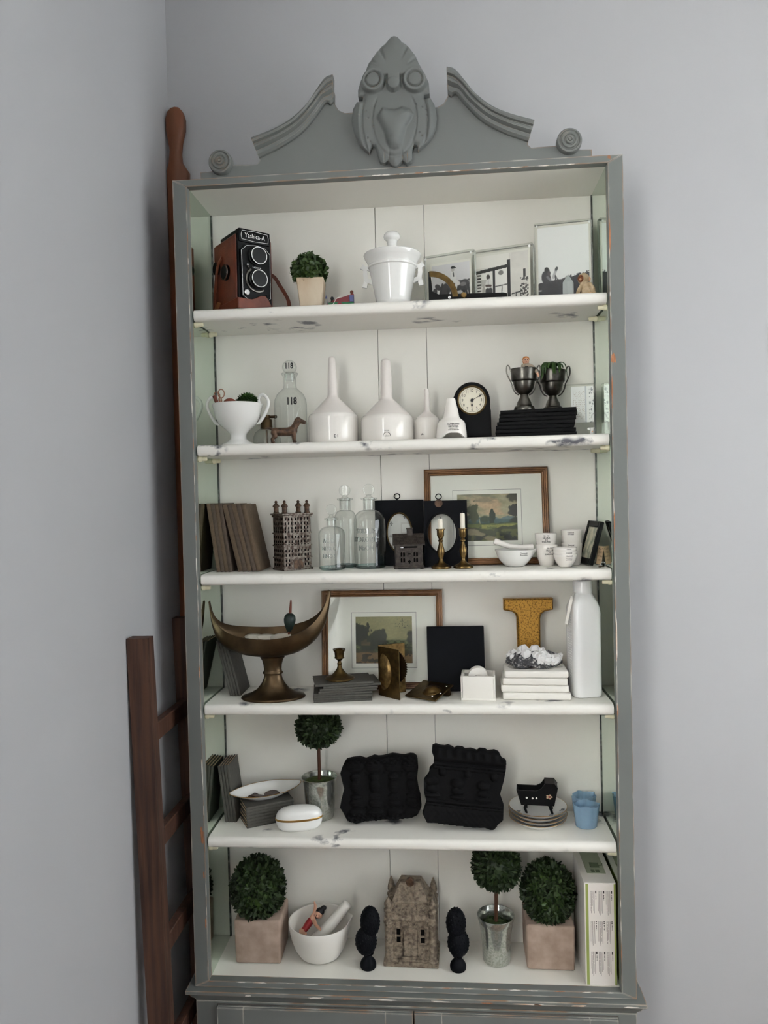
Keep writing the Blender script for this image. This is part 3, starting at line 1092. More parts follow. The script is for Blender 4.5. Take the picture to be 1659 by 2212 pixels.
P = Print(130, 105, 1.2)
P.C[:] = np.array(lin('#e0dbd5')[:3]) * (.85 + .25 * fbm(P.U * 5, P.V * 7, 3))[..., None]
P.rect(0, .64, .74, 1, '#f0ece6')
P.rect(0, .62, 0, .70, '#f2efea')
P.put((P.U < .62) & (P.V > .62 + .12 * P.U) & (P.V < .69 + .12 * P.U), '#1e1d1d')
P.rect(.60, .66, 0, .86, '#1c1b1c')
P.rect(.32, .37, 0, .72, '#1b1a1b')
P.rect(.37, .60, 0, .06, '#222222')
P.rect(.38, .585, .12, .66, '#f4f1ed')
P.ell(.48, .6, .05, .05, '#7b7876')
P.line(.38, .32, .59, .34, .012, '#5f5d5b')
P.line(.49, .08, .5, .33, .01, '#5f5d5b')
for i in range(9):
    P.rect(.02, .10, .05 + i * .065, .085 + i * .065, '#3a3836' if i % 2 else '#77726d')
P.rect(.10, .2, .35, .5, '#c6c2bd')
P.ell(.145, .2, .03, .2, '#b7b2ac')
P.ell(.235, .54, .035, .06, '#3b302b')
P.ell(.245, .37, .065, .13, '#e6e3df')
P.line(.2, .36, .28, .35, .025, '#4b3a33')
P.line(.235, .47, .235, .36, .008, '#2b2929')
P.line(.22, .26, .215, .04, .05, '#232122')
P.line(.275, .26, .28, .04, .05, '#232122')
P.put((P.U > .84) & (P.V < .45) & (fbm(P.U * 40, P.V * 30, 9, 2) > .5), '#4c4947')
P.rect(.90, .95, .45, .62, '#3c3a39')
P.line(.68, .12, .88, .16, .012, '#2a2828')
P.line(.76, .14, .76, 0, .01, '#2a2828')
P.line(.84, .14, .86, 0, .01, '#2a2828')
P.rect(.66, .68, 0, 1, '#e6e2dc')
acrylic_frame('acrylic_photo_frame', 'clear acrylic frame with a photo of a man at an open shop door', (222, 118, S1), -18, 130, 129, 20, P, 112, 98, 19, -2)

P = Print(110, 165, .7)
P.C[:] = np.array(lin('#fbfbfb')[:3])
P.V = P.V / 1.22
ed = .18 + .09 * P.U + .018 * fbm(P.U * 18, P.U * 0, 4)
P.put(P.V < ed, '#2b2b30')
P.put((P.V < ed) & (np.sin(P.U * 190) > .55) & (P.U > .25), '#3c3c42')
P.put((P.V > ed) & (P.V < ed + .02) & (fbm(P.U * 40, P.V * 60, 6, 2) > .56) & (P.U > .5), '#3c3c40')
P.rect(0, .1, .10, .115, '#cfcfcf')
for e in ((.16, .245, .09, .085, 15), (.19, .16, .085, .06, 0), (.28, .14, .12, .045, 12)):
    P.ell(*e[:4], '#2f2e33', e[4])
P.ell(.17, .338, .045, .032, '#1f1e22')
P.line(.17, .345, .22, .335, .008, '#1f1e22')
P.ell(.215, .30, .03, .028, '#4a4546')
for l_ in ((.16, .15, .13, .0, .06), (.31, .15, .29, .0, .05)):
    P.line(*l_, '#28272c')
P.line(.18, .26, .24, .22, .014, '#7c7c80')
P.line(.30, .25, .36, .34, .018, '#b9b9bc')
P.line(.355, .335, .37, .35, .017, '#333337')
for l_ in ((.34, .27, .30, .03, .006), (.34, .27, .46, .12, .006), (.34, .27, .36, .1, .006)):
    P.line(*l_, '#242428')
P.rect(.35, .52, 0, .012, '#c9c9cb')
acrylic_frame('acrylic_photo_frame', 'tall clear acrylic frame with a photo of a man at a telescope', (350, 128, S1), -8, 119, 180, 16, P, 105, 152, 20, 0)

# ---- brass and black quadrant
t = thing('brass_quadrant', 'black drafting instrument with a brass quarter arc before the acrylic frames', 'instrument', (66, 34, S1), 0)
B().prism([(0, 0), (157, 0), (157, 12), (150, 14), (20, 16), (8, 22), (4, 62), (0, 62)], 0, 7, cham=.6).build('frame', 'black', t, 20)
b = B()
b.rings([[(4 + r_ * math.sin(R(a)), y, 7 + r_ * math.cos(R(a))) for r_, y in ((44, -3), (55, -3), (55, 0), (44, 0))] for a in range(-2, 93, 5)])
b.build('scale_arc', 'brass', t, 30)
B().at(70, 0, 10, rx=90).lathe([(3, 0), (3, 4), (5.5, 5), (6, 8), (4.5, 10.5), (0, 11)], 18).build('knob', 'brass2', t)
B().at(42, 0, 8, rx=90).lathe([(3, 0), (3, 2.5), (0, 3)], 12).build('screw', 'chrome', t)

# ---- crystal and plush monkey
b = B()
hx = [(11.5 * math.cos(R(a)), 11.5 * math.sin(R(a))) for a in range(10, 370, 60)]
b.rings([[(x * k, y * k, z) for x, y in hx] for k, z in ((1.05, 0), (1, 36), (.08, 52))])
o = tag(b.build('crystal_point', mat('clear_crystal', '#dfe6e3', .08, trans=.45, ior=1.25), None, 0), 'clear faceted crystal point standing on the top shelf', 'crystal')
o.location = (.349, .066, S1 * .001)
t = thing('plush_monkey', 'tiny cream plush monkey with a brown face seated at the shelf end', 'plush toy', (384, 66, S1), -20)
figure('body', [('b', 2, 0, 18, 13, 11, 16), ('b', -4, -2, 42, 12, 11, 12), ('t', [(-6, -6, 30), (-12, -12, 18), (-15, -16, 8)], [5, 4, 3.5]),
                ('t', [(8, -4, 28), (15, -8, 18), (17, -10, 8)], [6, 5, 4]), ('t', [(-4, -4, 6), (-12, -16, 5)], [6, 5]), ('t', [(8, -4, 6), (10, -16, 5)], [6, 5])], 'fur', t, 1.2, 3)
figure('face', [('b', -8, -11, 41, 6.5, 4, 7.5), ('b', -8, -13.5, 38, 4.6, 3.5, 4)], 'fur2', t, .9, 3)
B().ball(-8, -16.5, 38, 2.6, 1.4, 2).build('muzzle', 'pinkskin', t)
for x in (-10.2, -5.8):
    B().ball(x, -15, 43.5, .9).build('eye', 'hairblack', t)
B().ball(8, -2, 40, 2.4, 4, 4.5).build('ear', 'pinkskin', t)
for q in ((-15, -17, 5), (11, -18, 5)):
    B().ball(*q, 4.8, 3.6, 4.4).build('foot', 'pinkskin', t)

# ================================================================ second shelf
# ---- white two handled bowl and what it holds
t = thing('footed_bowl', 'white footed sugar bowl with two looped handles', 'bowl', (-342, 64, S2), -4)
B().lathe([(0, 0), (36, 0), (37, 1.5), (35, 4), (24, 8.5), (18, 14), (16.5, 20), (18, 26), (27, 35), (40, 46), (47, 60), (50, 76), (53.5, 87), (52, 88), (48.5, 76), (45, 61), (38, 49), (0, 40)], 56).build('bowl', 'ceramic', t)
for s in (-1, 1):
    B().tube(bez([(s * 50, 0, 82), (s * 46, 0, 94), (s * 49, 0, 103), (s * 57, 0, 105), (s * 65, 0, 97), (s * 67, 0, 84), (s * 60, 0, 66), (s * 49, 0, 50), (s * 41, 0, 45)], 6), [3.4] * 43 + [3.2, 2.8, 2.4, 2, 1.8, 1.5], 10, ).build('handle', 'ceramic', t)
t = thing('scissors', 'rose gold scissors standing in the white footed bowl', 'scissors', (-372, 60, S2 + 56), 10)
for s in (-1, 1):
    h = B().tube([(0, s * 1, 6), (s * 2 - 6, s * 1, 46)], [1.8, 1.5], 6)
    h.tube([(s * 4.5 - 8 + 6.5 * math.cos(R(a)), s * 1, 53 + (2 if s > 0 else -4) + 9 * math.sin(R(a))) for a in range(0, 360, 20)], 1.0, 6, closed=True)
    h.build('blade_and_loop', 'rose', t)
b = B().tube([(-372, 56, S2 + 60), (-388, 50, S2 + 106)], [4.4, 4], 10)
tag(b.build('wooden_peg', 'floatbrown', None, 40), 'short dark red wooden stick leaning in the white footed bowl', 'stick')
b = B().ball(-354, 48, S2 + 86, 15, 12, 13, 16, 10)
tag(b.build('clay_ball', 'redclay', None, 60), 'red clay ball half sunk in the white footed bowl', 'ball')
t = thing('succulent', 'dark green succulent rosette in the white footed bowl', 'succulent', (-320, 60, S2 + 84), 0)
b = B()
rnd = random.Random(5)
for i in range(120):
    a, k = i * 2.399, math.sqrt(i / 120)
    el = 90 - 78 * k
    d = Vector((math.cos(a) * math.cos(R(el)), math.sin(a) * math.cos(R(el)), math.sin(R(el))))
    p = Vector((d.x * 21, d.y * 19, 4 + d.z * 18))
    sd = Vector((-math.sin(a), math.cos(a), 0))
    u = d.cross(sd)
    tip = p + d * 6.5 - u * 1.5
    b.f([b.v(p - d * 6), b.v(p + sd * 4.4 + u * 1.3), b.v(tip), b.v(p - u * .8)])
    b.f([b.v(p - d * 6), b.v(p - u * .8), b.v(tip), b.v(p - sd * 4.4 + u * 1.3)])
b.ball(0, 0, 3, 19, 17, 15)
b.build('leaves', 'succ', t, 0, kind='stuff')

# ---- numbered apothecary bottle
t = thing('apothecary_bottle', 'clear apothecary bottle with a round stopper, both numbered 118', 'bottle', (-239, 113, S2), 0)
B().lathe([(0, 2), (32, 0), (35, 3), (35.5, 10), (35.5, 88), (34, 100), (29, 111), (21, 119), (15, 124), (13.5, 130), (13.5, 146), (16, 152), (18.5, 156), (17, 157.5), (12, 155), (11, 146)], 48, cap1=False).build('bottle_glass', 'bottleglass', t)
s_ = B().lathe([(0, 142), (9.5, 142), (11, 156), (7, 159), (9, 160.5)], 32, cap1=False).ball(0, 0, 170, 15.5, 15.5, 15, 28, 16).build('stopper', 'bottleglass', t)
text('lettering', '118', 21, 'ink', t, (10, -36.4, 92), squash=.72, bold=.035)
text('lettering', '118', 17, 'ink', s_, (2, -16.2, 170), squash=.72, bold=.035)

# ---- atomiser behind the bowl
t = thing('atomiser', 'squat clear glass atomiser with dark metal cap behind the white bowl', 'atomiser', (-296, 126, S2), 0)
B().lathe([(0, 1), (29, 0), (31, 5), (30, 20), (25, 32), (16, 39), (10, 42)], 36, cap1=False).build('flask', 'bottleglass', t)
B().lathe([(13, 38), (13.5, 40), (12, 60), (8, 62), (8, 70), (0, 71)], 28).build('cap', 'bronze', t)
B().tube([(0, 0, 66), (19, 0, 66)], [3, 3], 10).ball(20, 0, 66, 4.4).build('nozzle', 'bronze', t)
B().tube([(0, 0, 4), (0, 0, 40)], 2.2, 8).build('dip_tube', 'bronze', t)

# ---- iron dog
t = thing('iron_dog', 'small brown cast iron dog standing in profile facing right', 'figurine', (-234, 36, S2 + 1.2), 3)
figure('body', [('t', [(-23, 0, 24), (-12, 0, 23), (4, 0, 23), (14, 0, 25)], [8.6, 9, 9.2, 10]), ('t', [(14, 0, 27), (20, 0, 36), (25, 0, 45)], [8.5, 6.8, 7.5]),
                ('t', [(26, 0, 46), (33, 0, 43.5), (38.5, 0, 41.5)], [7, 4.8, 4.2]), ('t', [(-28, 0, 29), (-35, 0, 31.5), (-42, 0, 32)], [3, 2.4, 1.7]),
                ('t', [(16, -4, 20), (17.5, -4.5, 10), (18, -4.5, 3), (20, -4.5, 2)], [5.5, 3.8, 2.8, 2.6]), ('t', [(14, 4, 20), (15, 4.5, 10), (15, 4.5, 3), (17, 4.5, 2)], [5.5, 3.8, 2.8, 2.6]),
                ('t', [(-24, -4, 22), (-22, -4.5, 14), (-27, -4.5, 9), (-27, -4.5, 3), (-25, -4.5, 2)], [7, 5, 3.4, 2.8, 2.6]), ('t', [(-26, 4, 22), (-25, 4.5, 14), (-30, 4.5, 9), (-30, 4.5, 3), (-28, 4.5, 2)], [7, 5, 3.4, 2.8, 2.6])], 'iron', t, .9, 3)
for s in (-1, 1):
    B().ball(23, s * 7, 43, 3.4, 1.8, 7, 12, 8).build('ear', 'iron', t)
    B().ball(29.5, s * 4.6, 48, .9).build('eye', 'hairblack', t)

# ---- inverted laboratory funnels


def funnel(loc, prof, label, rz=0):
    t = thing('porcelain_funnel', label, 'funnel', loc, rz, None)
    k = next(i for i, q in enumerate(prof) if i > 3 and q[0] < prof[i - 1][0] * .72)
    B().lathe(prof[:k], 56, cap1=False).build('glazed_bowl', 'lab', t, 50)
    B().lathe([(prof[k - 1][0] - .2, prof[k - 1][1])] + prof[k:], 56, cap0=False).build('unglazed_spout', 'unglazed', t, 50)
    return t


t = funnel((-142, 82, S2), [(0, 3), (50, 2), (51.5, 0), (53, 3), (52.5, 20), (52.8, 52), (51.5, 58), (48, 62), (17, 92), (11.5, 98), (10.2, 103), (9.6, 130), (7.4, 176), (6.5, 181), (4, 183.5), (0, 184)], 'large inverted white porcelain funnel, leftmost, with the slimmer tapering spout')
text('lettering', 'E·I', 9, 'ink', t, (13, -53.4, 12), bend=53)
t = funnel((-28, 82, S2), [(0, 3), (52, 2), (54, 0), (55.5, 3), (55, 20), (55, 45), (53.5, 51), (50, 55), (20, 84), (13.5, 90), (12.4, 95), (12, 120), (10.6, 166), (9.4, 171), (6, 174), (0, 174.5)], 'large inverted white porcelain funnel with thick blunt spout and a round stamp')
o = B().tube([(3 + 7.5 * math.cos(R(a)), -55.3, 7 + 7.5 * math.sin(R(a)) + 2) for a in range(0, 181, 12)] + [(-4.5, -55.3, 8)], .5, 5).build('stamp', 'ink', t)
text('lettering', 'FUNNEL', 2.8, 'ink', o, (3, -55.6, 20))
text('lettering', 'T\nBERLIN', 3, 'ink', o, (3, -55.6, 10))
t = funnel((56, 92, S2), [(0, 2), (25.5, 1), (26.5, 0), (27.3, 2), (27, 38), (26, 44), (23, 49), (9, 60), (6.6, 64), (6, 70), (5, 106), (4.6, 110), (3.2, 110), (3, 100), (0, 98)], 'smallest inverted white porcelain funnel with slim open spout')
text('lettering', 'A-2', 6, 'ink', t, (-8, -26.4, 13), bend=27)

# ---- pie funnel
t = thing('pie_funnel', 'white pie funnel with black printed words and an arched foot', 'pie funnel', (106, 44, S2), 8)
prof = [(0, 30), (22, 27), (26, 16), (27, 0), (31, 0), (31.5, 4), (30.5, 16), (28.5, 30), (26.5, 35), (19, 41), (16.5, 45), (14.5, 56), (9.4, 79), (8.6, 82), (6.5, 82), (6, 72)]
b = B()
rings = []
for r_, z in prof:
    ring = []
    for i in range(64):
        a = 2 * PI * i / 64
        r_ = max(r_, .2)
        df = math.atan2(math.sin(a + PI / 2), math.cos(a + PI / 2))
        lift = 10.5 * math.exp(-(df / .72) ** 4) * max(0, 1 - z / 22)
        ring.append((r_ * math.cos(a), r_ * math.sin(a), z + lift))
    rings.append(ring)
b.rings(rings, cap0=False, cap1=False)
b.build('body', 'lab', t, 50)
for s, z, q in (('NUTBROWN', 27.5, 4.2), ('PIE FUNNEL', 23, 4), ('REGD & PATD', 19.3, 2.6), ('MADE IN ENGLAND', 16, 2.5)):
    text('lettering', s, q, 'ink', t, (0, -31.3 + (z - 16) * .14, z), bend=31, rz=0, bold=.02)

# ---- black arched clock
t = thing('mantel_clock', 'black arched mantel clock with cream dial and brass bezel', 'clock', (149, 104, S2), 3)
arch = [(-36.5, 6)] + [(-37.5 if k == 0 else 37.5 * -math.cos(R(a)), 82 + 38 * math.sin(R(a))) for k, a in enumerate(range(0, 181, 9))] + [(36.5, 6)]
arch = [(-39.5, 6), (-39, 60), (-37.5, 66)] + arch[1:-1] + [(37.5, 66), (39, 60), (39.5, 6)]
B().prism(arch, -22, 22, cham=1.5).build('case', 'ebony', t, 30)
B().box(-47, 47, -27, 25, 0, 6.5, bev=1.2).build('plinth', 'ebony', t)
f_ = B().at(0, -22, 82, rx=90).lathe([(30.5, -1), (30.5, 2.5), (28.5, 4), (27.5, 3.5), (26.8, 1.2), (26.8, -1)], 56, cap0=False, cap1=False).build('bezel', 'dialgold', t)
d_ = B().at(0, -22, 82, rx=90).lathe([(27.5, -1), (27.5, .8), (0, .8)], 56).build('dial', 'cream', t)
B().tube([(24.2 * math.sin(R(a)), -23, 82 + 24.2 * math.cos(R(a))) for a in range(0, 360, 8)], .28, 4, closed=True).build('minute_track', 'ink', d_)
for k in range(1, 13):
    a = R(30 * k)
    text('numeral', str(k), 8.6, 'ink', d_, (19.6 * math.sin(a), -23, 82 + 19.6 * math.cos(a)), squash=.85)
for an, ln, wd in ((62, 24, .9), (182, 16, 1.1)):
    b = B().at(0, -24.2, 82, ry=an)
    b.box(-wd / 2, wd / 2, -.4, .4, -4, ln).prism([(-.4, ln - 9), (-2, ln - 6), (0, ln - 1), (2, ln - 6), (.4, ln - 9)], -.5, .4)
    b.build('hand', 'ink', t, 0)
B().at(0, -22, 82, rx=90).lathe([(3.2, 0), (3.2, 3), (0, 3.6)], 16).build('hub', 'ink', t)


# ---- books
def booklet(name, label, cat, loc, w_, d_, th, rz, cover='bookgrey', page='page', group=None, rx=0, ry=0, ct=.8, inset=1.2):
    """lying book: spine along the front edge"""
    t = thing(name, label, cat, loc, rz, group, rx=rx, ry=ry)
    prof = [(d_ / 2, 0), (-d_ / 2 + .8, 0), (-d_ / 2, th * .25), (-d_ / 2, th * .75), (-d_ / 2 + .8, th), (d_ / 2, th), (d_ / 2, th - ct), (-d_ / 2 + ct + .6, th - ct), (-d_ / 2 + ct + .6, ct), (d_ / 2, ct)]
    b = B()
    b.rings([[(x, y, z) for y, z in prof] for x in (-w_ / 2, w_ / 2)])
    b.build('cover', cover, t, 30)
    B().box(-w_ / 2 + inset, w_ / 2 - inset, -d_ / 2 + ct + .4, d_ / 2 - inset, ct, th - ct).build('pages', page, t, 0)
    return t


ORD = ['lowest', 'second from the bottom', 'third from the bottom', 'fourth from the bottom', 'fifth from the bottom', 'sixth from the bottom', 'seventh from the bottom', 'eighth from the bottom', 'ninth from the bottom']
z = S2
for k, (dx, rz, th, w_) in enumerate(((2, -4, 8, 158), (0, -3, 8.2, 158), (-1, -4, 8.4, 154), (5, -8, 8.2, 154), (6, -6, 8, 152), (6, -6, 8.2, 150), (12, -11, 8, 150))):
    booklet('black_booklet', 'worn black booklet under the trophies, %s of its stack' % (ORD[k] if k < 6 else 'topmost'), 'book', (277 + dx, 86, z), w_, 104, th - .9, rz, 'bookblack', group='black booklets under the trophies')
    z += th - .2
ZT = z


# ---- trophies
def trophy(loc, rz, label):
    t = thing('silver_trophy', label, 'trophy', loc, rz)
    B().lathe([(0, 0), (21, 0), (21.5, 2), (20.5, 7), (19, 9.5), (16.5, 10.5), (15.5, 12), (14, 18), (9.5, 27), (8, 33), (9, 34.5), (14, 38), (19.5, 46), (21.8, 58), (22, 60), (24.5, 61.5), (25.6, 63.5), (26, 72), (27.5, 83), (28.5, 86), (27.8, 86.4), (25, 76), (23, 62), (17, 48), (0, 42)], 44).build('cup', 'silver', t, 40)
    for s in (-1, 1):
        B().tube(bez([(s * 27, 0, 81), (s * 29.5, 0, 89), (s * 32.5, 0, 93.5), (s * 35.5, 0, 91), (s * 35.8, 0, 78), (s * 31, 0, 66), (s * 26.5, 0, 57), (s * 24, 0, 47), (s * 18, 0, 37), (s * 11, 0, 33)], 5), 1.35, 8).build('handle', 'silver', t)
    return t


trophy((257, 76, ZT), 12, 'tarnished silver trophy cup holding a small doll')
trophy((320, 110, ZT), -8, 'tarnished silver trophy cup with green trailing plant, nearer the mirror')
t = thing('bisque_doll', 'tiny ginger haired doll in a beige coat peeking out of the trophy', 'doll', (262, 74, ZT + 66), 0)
figure('body', [('t', [(0, 0, 0), (0, 0, 14), (0, 0, 26)], [8, 8, 6.5]), ('t', [(6, 0, 27), (13, -6, 22), (20, -14, 10)], [4.6, 4.2, 3.6]), ('t', [(-6, 0, 27), (-8, -6, 18), (-2, -9, 18)], [4.2, 3.8, 3.2])], 'beige', t, .9, 3)
figure('head', [('b', 0, -1, 37, 6.6, 6.4, 7.4), ('b', 0, -7, 36, 1.2, 1.2, 1.3), ('t', [(0, 0, 28), (0, 0, 33)], [3, 3])], 'skin', t, .6, 2)
figure('hair', [('b', 0, .8, 40, 7.4, 6.8, 6.2), ('b', 0, 3, 36, 7, 5, 7)], 'hairginger', t, .7, 2)
figure('hand', [('t', [(20, -14, 10), (22, -17, 4)], [2.6, 2.4]), ('t', [(22, -17, 4), (23.5, -17.5, 1)], [1.1, .8]), ('t', [(22, -17, 4), (21.6, -18, .4)], [1.1, .8]), ('t', [(21, -17, 5), (19.4, -18, 3)], [1, .7])], 'skin', t, .45, 1)
B().prism([(-4, 17), (4, 17), (3, 24), (-3, 24)], -10, -8.5).build('collar', 'black', t)
for x in (-2.4, 2.4):
    B().ball(x, -7.1, 38.3, .9, .5, .9, 8, 6).build('eye', 'hairblack', t)
B().ball(0, -7, 33.3, 1.6, .5, .5, 8, 6).build('mouth', 'redcloth', t)
t = thing('trailing_plant', 'green strap-leaved trailing plant spilling from the right trophy', 'plant', (320, 110, ZT + 84.5), 0)
rnd = random.Random(11)
for i in range(24):
    a = R(218 + rnd.uniform(0, 104)) if i < 15 else R(60 + rnd.uniform(0, 60))
    dr = rnd.uniform(4, 28) if i < 15 else rnd.uniform(-6, 2)
    x, y = math.cos(a), math.sin(a)
    pts = bez([(x * 4, y * 4, 4), (x * 18, y * 18, 13 + rnd.uniform(0, 4)), (x * 31, y * 31, 9), (x * 35, y * 35, 8 - dr)], 4)
    B().tube(pts, [.5, .8, 1, 1, 1, 1, 1, 1, .9, .8, .7, .6, .3][:len(pts)], 4, flat=(.9, 3.4), upv=(0.1, 0, 1)).build('strap_leaf', 'succ', t, 40)

# ---- acrylic block with a handwritten note and a painted window reflection
t = thing('acrylic_note_block', 'clear acrylic block with a window reflection painted as a white card and a handwritten note by the mirror', 'picture frame', (370, 118, S2), -6)
B().box(-38, 38, -9, 9, 0, 112, bev=.8).build('acrylic_block', 'acrylic', t, 20)
P = Print(60, 90, .55)
P.C[:] = np.array(lin('#fcfcfb')[:3])  # white ground paints the window's reflection into the card
for i in range(14):
    v = .12 + i * .055
    P.put((np.abs(P.V - v - .012 * np.sin(P.U * 70 + i)) < .004) & (P.U > .1) & (P.U < .55 + .03 * (i % 5)) & (fbm(P.U * 30, P.V * 9, i, 2) > .45), '#b39c8e')
P.put((P.U > .62) & (P.U < .68), '#cfd2d6')
P.put((P.U > .8) & (fbm(P.U * 20, P.V * 20, 3) > .6), '#8f9496')
P.card('letter', 46, 76, t, (12, .3, 32))  # card stands for the reflected window, with faint writing drawn over it
tn = B().prism([(-30, 38), (-4, 50), (-4, 62), (-10, 64), (-34, 46)], .8, 1.2).build('note', 'page', t, 0)
text('lettering', 'London', 9, 'greyink', tn, (-19, .6, 50), ry=-25, squash=.8, ex=.05)
t = thing('porcelain_charm', 'tiny white and pink porcelain charm at the shelf end', 'ornament', (386, 40, S2), 0)
B().lathe([(0, 0), (4, 0), (3, 8), (6, 14), (0, 15)], 10).ball(-5, 0, 12, 4, 2, 3).build('body', 'ceramic', t)
B().ball(0, -4, 6, 1.6).build('dot', 'pinkskin', t)

# ================================================================ third shelf


def standing_book(name, label, loc, h, d_, th, lean_, cover, page='page', group=None, rz=0):
    """upright book, spine to the front, leaning to the left by lean_ degrees about its lower left corner"""
    t = thing(name, label, 'book', loc, rz, group, ry=-lean_)
    ct = .9
    prof = [(0, d_), (0, 1), (th * .25, 0), (th * .75, 0), (th, 1), (th, d_), (th - ct, d_), (th - ct, 1.6), (ct, 1.6), (ct, d_)]
    b = B()
    b.rings([[(x, y, z) for x, y in prof] for z in (0, h)])
    b.build('cover', cover, t, 30)
    B().box(ct, th - ct, 1.4, d_ - 1.5, 1.5, h - 1.5).build('pages', page, t, 0)
    return t


NTH = ['leftmost', 'second', 'third', 'fourth', 'fifth', 'sixth', 'seventh', 'eighth', 'rightmost']
row = [(-388.5 + 17, 8.1, 8.5)]
for k in range(9):
    if k < 4:
        x, ln, th = -369.5 - (3 - k) * 8.5, 7.4, 8.2
    else:
        x, ln, th = -348.5 + (k - 4) * 9.9, 12.3, 9.3
    standing_book('cloth_book', '%s of nine thin brown cloth books leaning at the left of the shelf' % NTH[k], (x, 58, S3), 146 - (k % 3), 92, th, ln,
                  'bookbrown' if k % 2 else 'bookbrown2', group='brown cloth books leaning on the shelf')

# ---- skyscraper bank
t = thing('building_bank', 'worn silver and rust cast iron bank shaped as a tall building', 'bank', (-240, 100, S3), 40)
W_, D_ = 33, 24
b = B().box(-W_, W_, -D_, D_, 0, 117, bev=.8)
bd = b.build('tower', 'bank', t, 0)
for z, g in ((3, 2.2), (27, 1.5), (53, 1.5), (79, 1.5)):
    B().box(-W_ - g, W_ + g, -D_ - g, D_ + g, z - 2 if z > 3 else 0, z + 1, bev=.5).build('ledge', 'bank', t, 0)
B().box(-W_ - 2, W_ + 2, -D_ - 2, D_ + 2, 113, 117, bev=.6).box(-W_ - 4, W_ + 4, -D_ - 4, D_ + 4, 117, 121, bev=.8).build('cornice', 'bank', t, 0)
b = B()
fr = B()
for rr in range(11):
    z = 9 + rr * 9.6 + (1.2 if rr > 1 else 0)
    if any(abs(z + 3 - q) < 4.2 for q in (27, 53, 79)):
        z += 2.2
    for cc in range(8):
        x = -28.5 + cc * 7.6 + (1 if cc in (3,) else 0)
        if z < 22 and 2 <= cc <= 5:
            continue
        b.box(x - 1.25, x + 1.75, -D_ - .25, -D_ + 1, z, z + 5.4)
        fr.box(x - 2, x + 2.5, -D_ - .8, -D_ + .5, z - 1.4, z - .5)
    for cc in range(5):
        y = -18 + cc * 9
        b.box(-W_ - .25, -W_ + 1, y - 1.7, y + 1.7, z, z + 5.4)
        fr.box(-W_ - .8, -W_ + .5, y - 2.4, y + 2.4, z - 1.4, z - .5)
b.build('windows', 'bankdark', bd, 0, kind='stuff')
fr.build('sills', 'bank', bd, 0, kind='stuff')
for x in (-11.5, 11.5):
    B().box(x - .8, x + .8, -D_ - 1.2, -D_, 3, 113).build('pilaster', 'bank', t, 0)
B().prism([(-11, 3), (11, 3), (11, 15)] + [(11 * math.cos(R(a)), 15 + 7 * math.sin(R(a))) for a in range(15, 180, 15)] + [(-11, 15)], -D_ - 2.2, -D_, cham=.5).build('doorway', 'iron', t, 30)
for sx in (-1, 1):
    for sy in (-1, 1):
        B().at(sx * 27, sy * 19, 121).lathe([(6.5, 0), (6.5, 2), (5.2, 3), (5.2, 13), (7.2, 14), (7.2, 16), (5, 19.5), (2.6, 21.5), (2.6, 23), (3.6, 24.5), (2, 27), (0, 28)], 14).build('turret', 'iron', t)

# ---- embossed clear bottles with disc stoppers
M['teal'] = thin_glass('thick_glass_base', '#e0ecea', '#7fb0b8', 2.2, .05)
M['emboss'] = thin_glass('embossed_glass', '#f2f5f4', '#b0bab6', 1.2, .08, 4.0)


def reagent(loc, k, r_, zsh, znk, zlip, zring, rring, rn, words, label, rz=0):
    t = thing('reagent_bottle', label, 'bottle', loc, rz)
    prof = [(0, 2.5), (r_ - 4, 0), (r_, 2.5), (r_ + .4, 7), (r_, 10), (r_, zsh)]
    for i in range(1, 7):
        a = R(15 * i)
        prof.append((rn + (r_ - rn) * math.cos(a) * 1.0, zsh + (znk - zsh) * math.sin(a)))
    prof += [(rn, znk), (rn * 1.02, zlip - 5), (rn * 1.4, zlip - 3.5), (rn * 1.42, zlip), (rn * 1.1, zlip + .5), (rn * .9, zlip - 6)]
    B().lathe(prof, 48, cap1=False).build('bottle_glass', 'bottleglass', t)
    B().lathe([(0, 0.6), (r_ - 3, .4), (r_ - .6, 3), (r_ - .6, 6.5), (r_ - 5, 5), (0, 4.2)], 48).build('base', 'teal', t)
    s_ = B().lathe([(0, znk + 2), (rn * .8, znk + 2), (rn * .92, zlip), (rn * .55, zlip + 2.5), (rn * .3, zlip + 7), (0, zlip + 8)], 32)
    s_.at(0, 0, zring, rx=90).lathe([(0, -2.2), (rring - 2.6, -2.4), (rring - 1, -2.6), (rring, -1), (rring, 1), (rring - 1, 2.6), (rring - 2.6, 2.4), (0, 2.2)], 40)
    s_.build('stopper', 'bottleglass', t)
    for w_, z, q in words:
        text('lettering', w_, q, 'emboss', t, (0, -r_ - .1, z), bend=r_, ex=.9, squash=.82)
    return t


reagent((-73, 108, S3), 1, 34, 98, 124, 150, 167.5, 12.5, 12.2, (('SODIUM', 80, 15), ('HYDROXIDE', 62, 15), ('NaOH', 44, 15)), 'tall clear bottle with disc stopper, embossed lettering, before the black frame', -8)
reagent((-128, 131, S3), 1, 25, 98, 124, 150, 167, 12.5, 12, (), 'tall clear bottle with disc stopper standing behind the short one')
reagent((-151, 80, S3), 1, 28, 74, 91, 109, 127, 11.2, 10.4, (('ACID', 62, 13), ('NITRIC', 46, 12), ('HNO3', 30, 12)), 'shortest clear bottle with disc stopper and embossed lettering', -6)


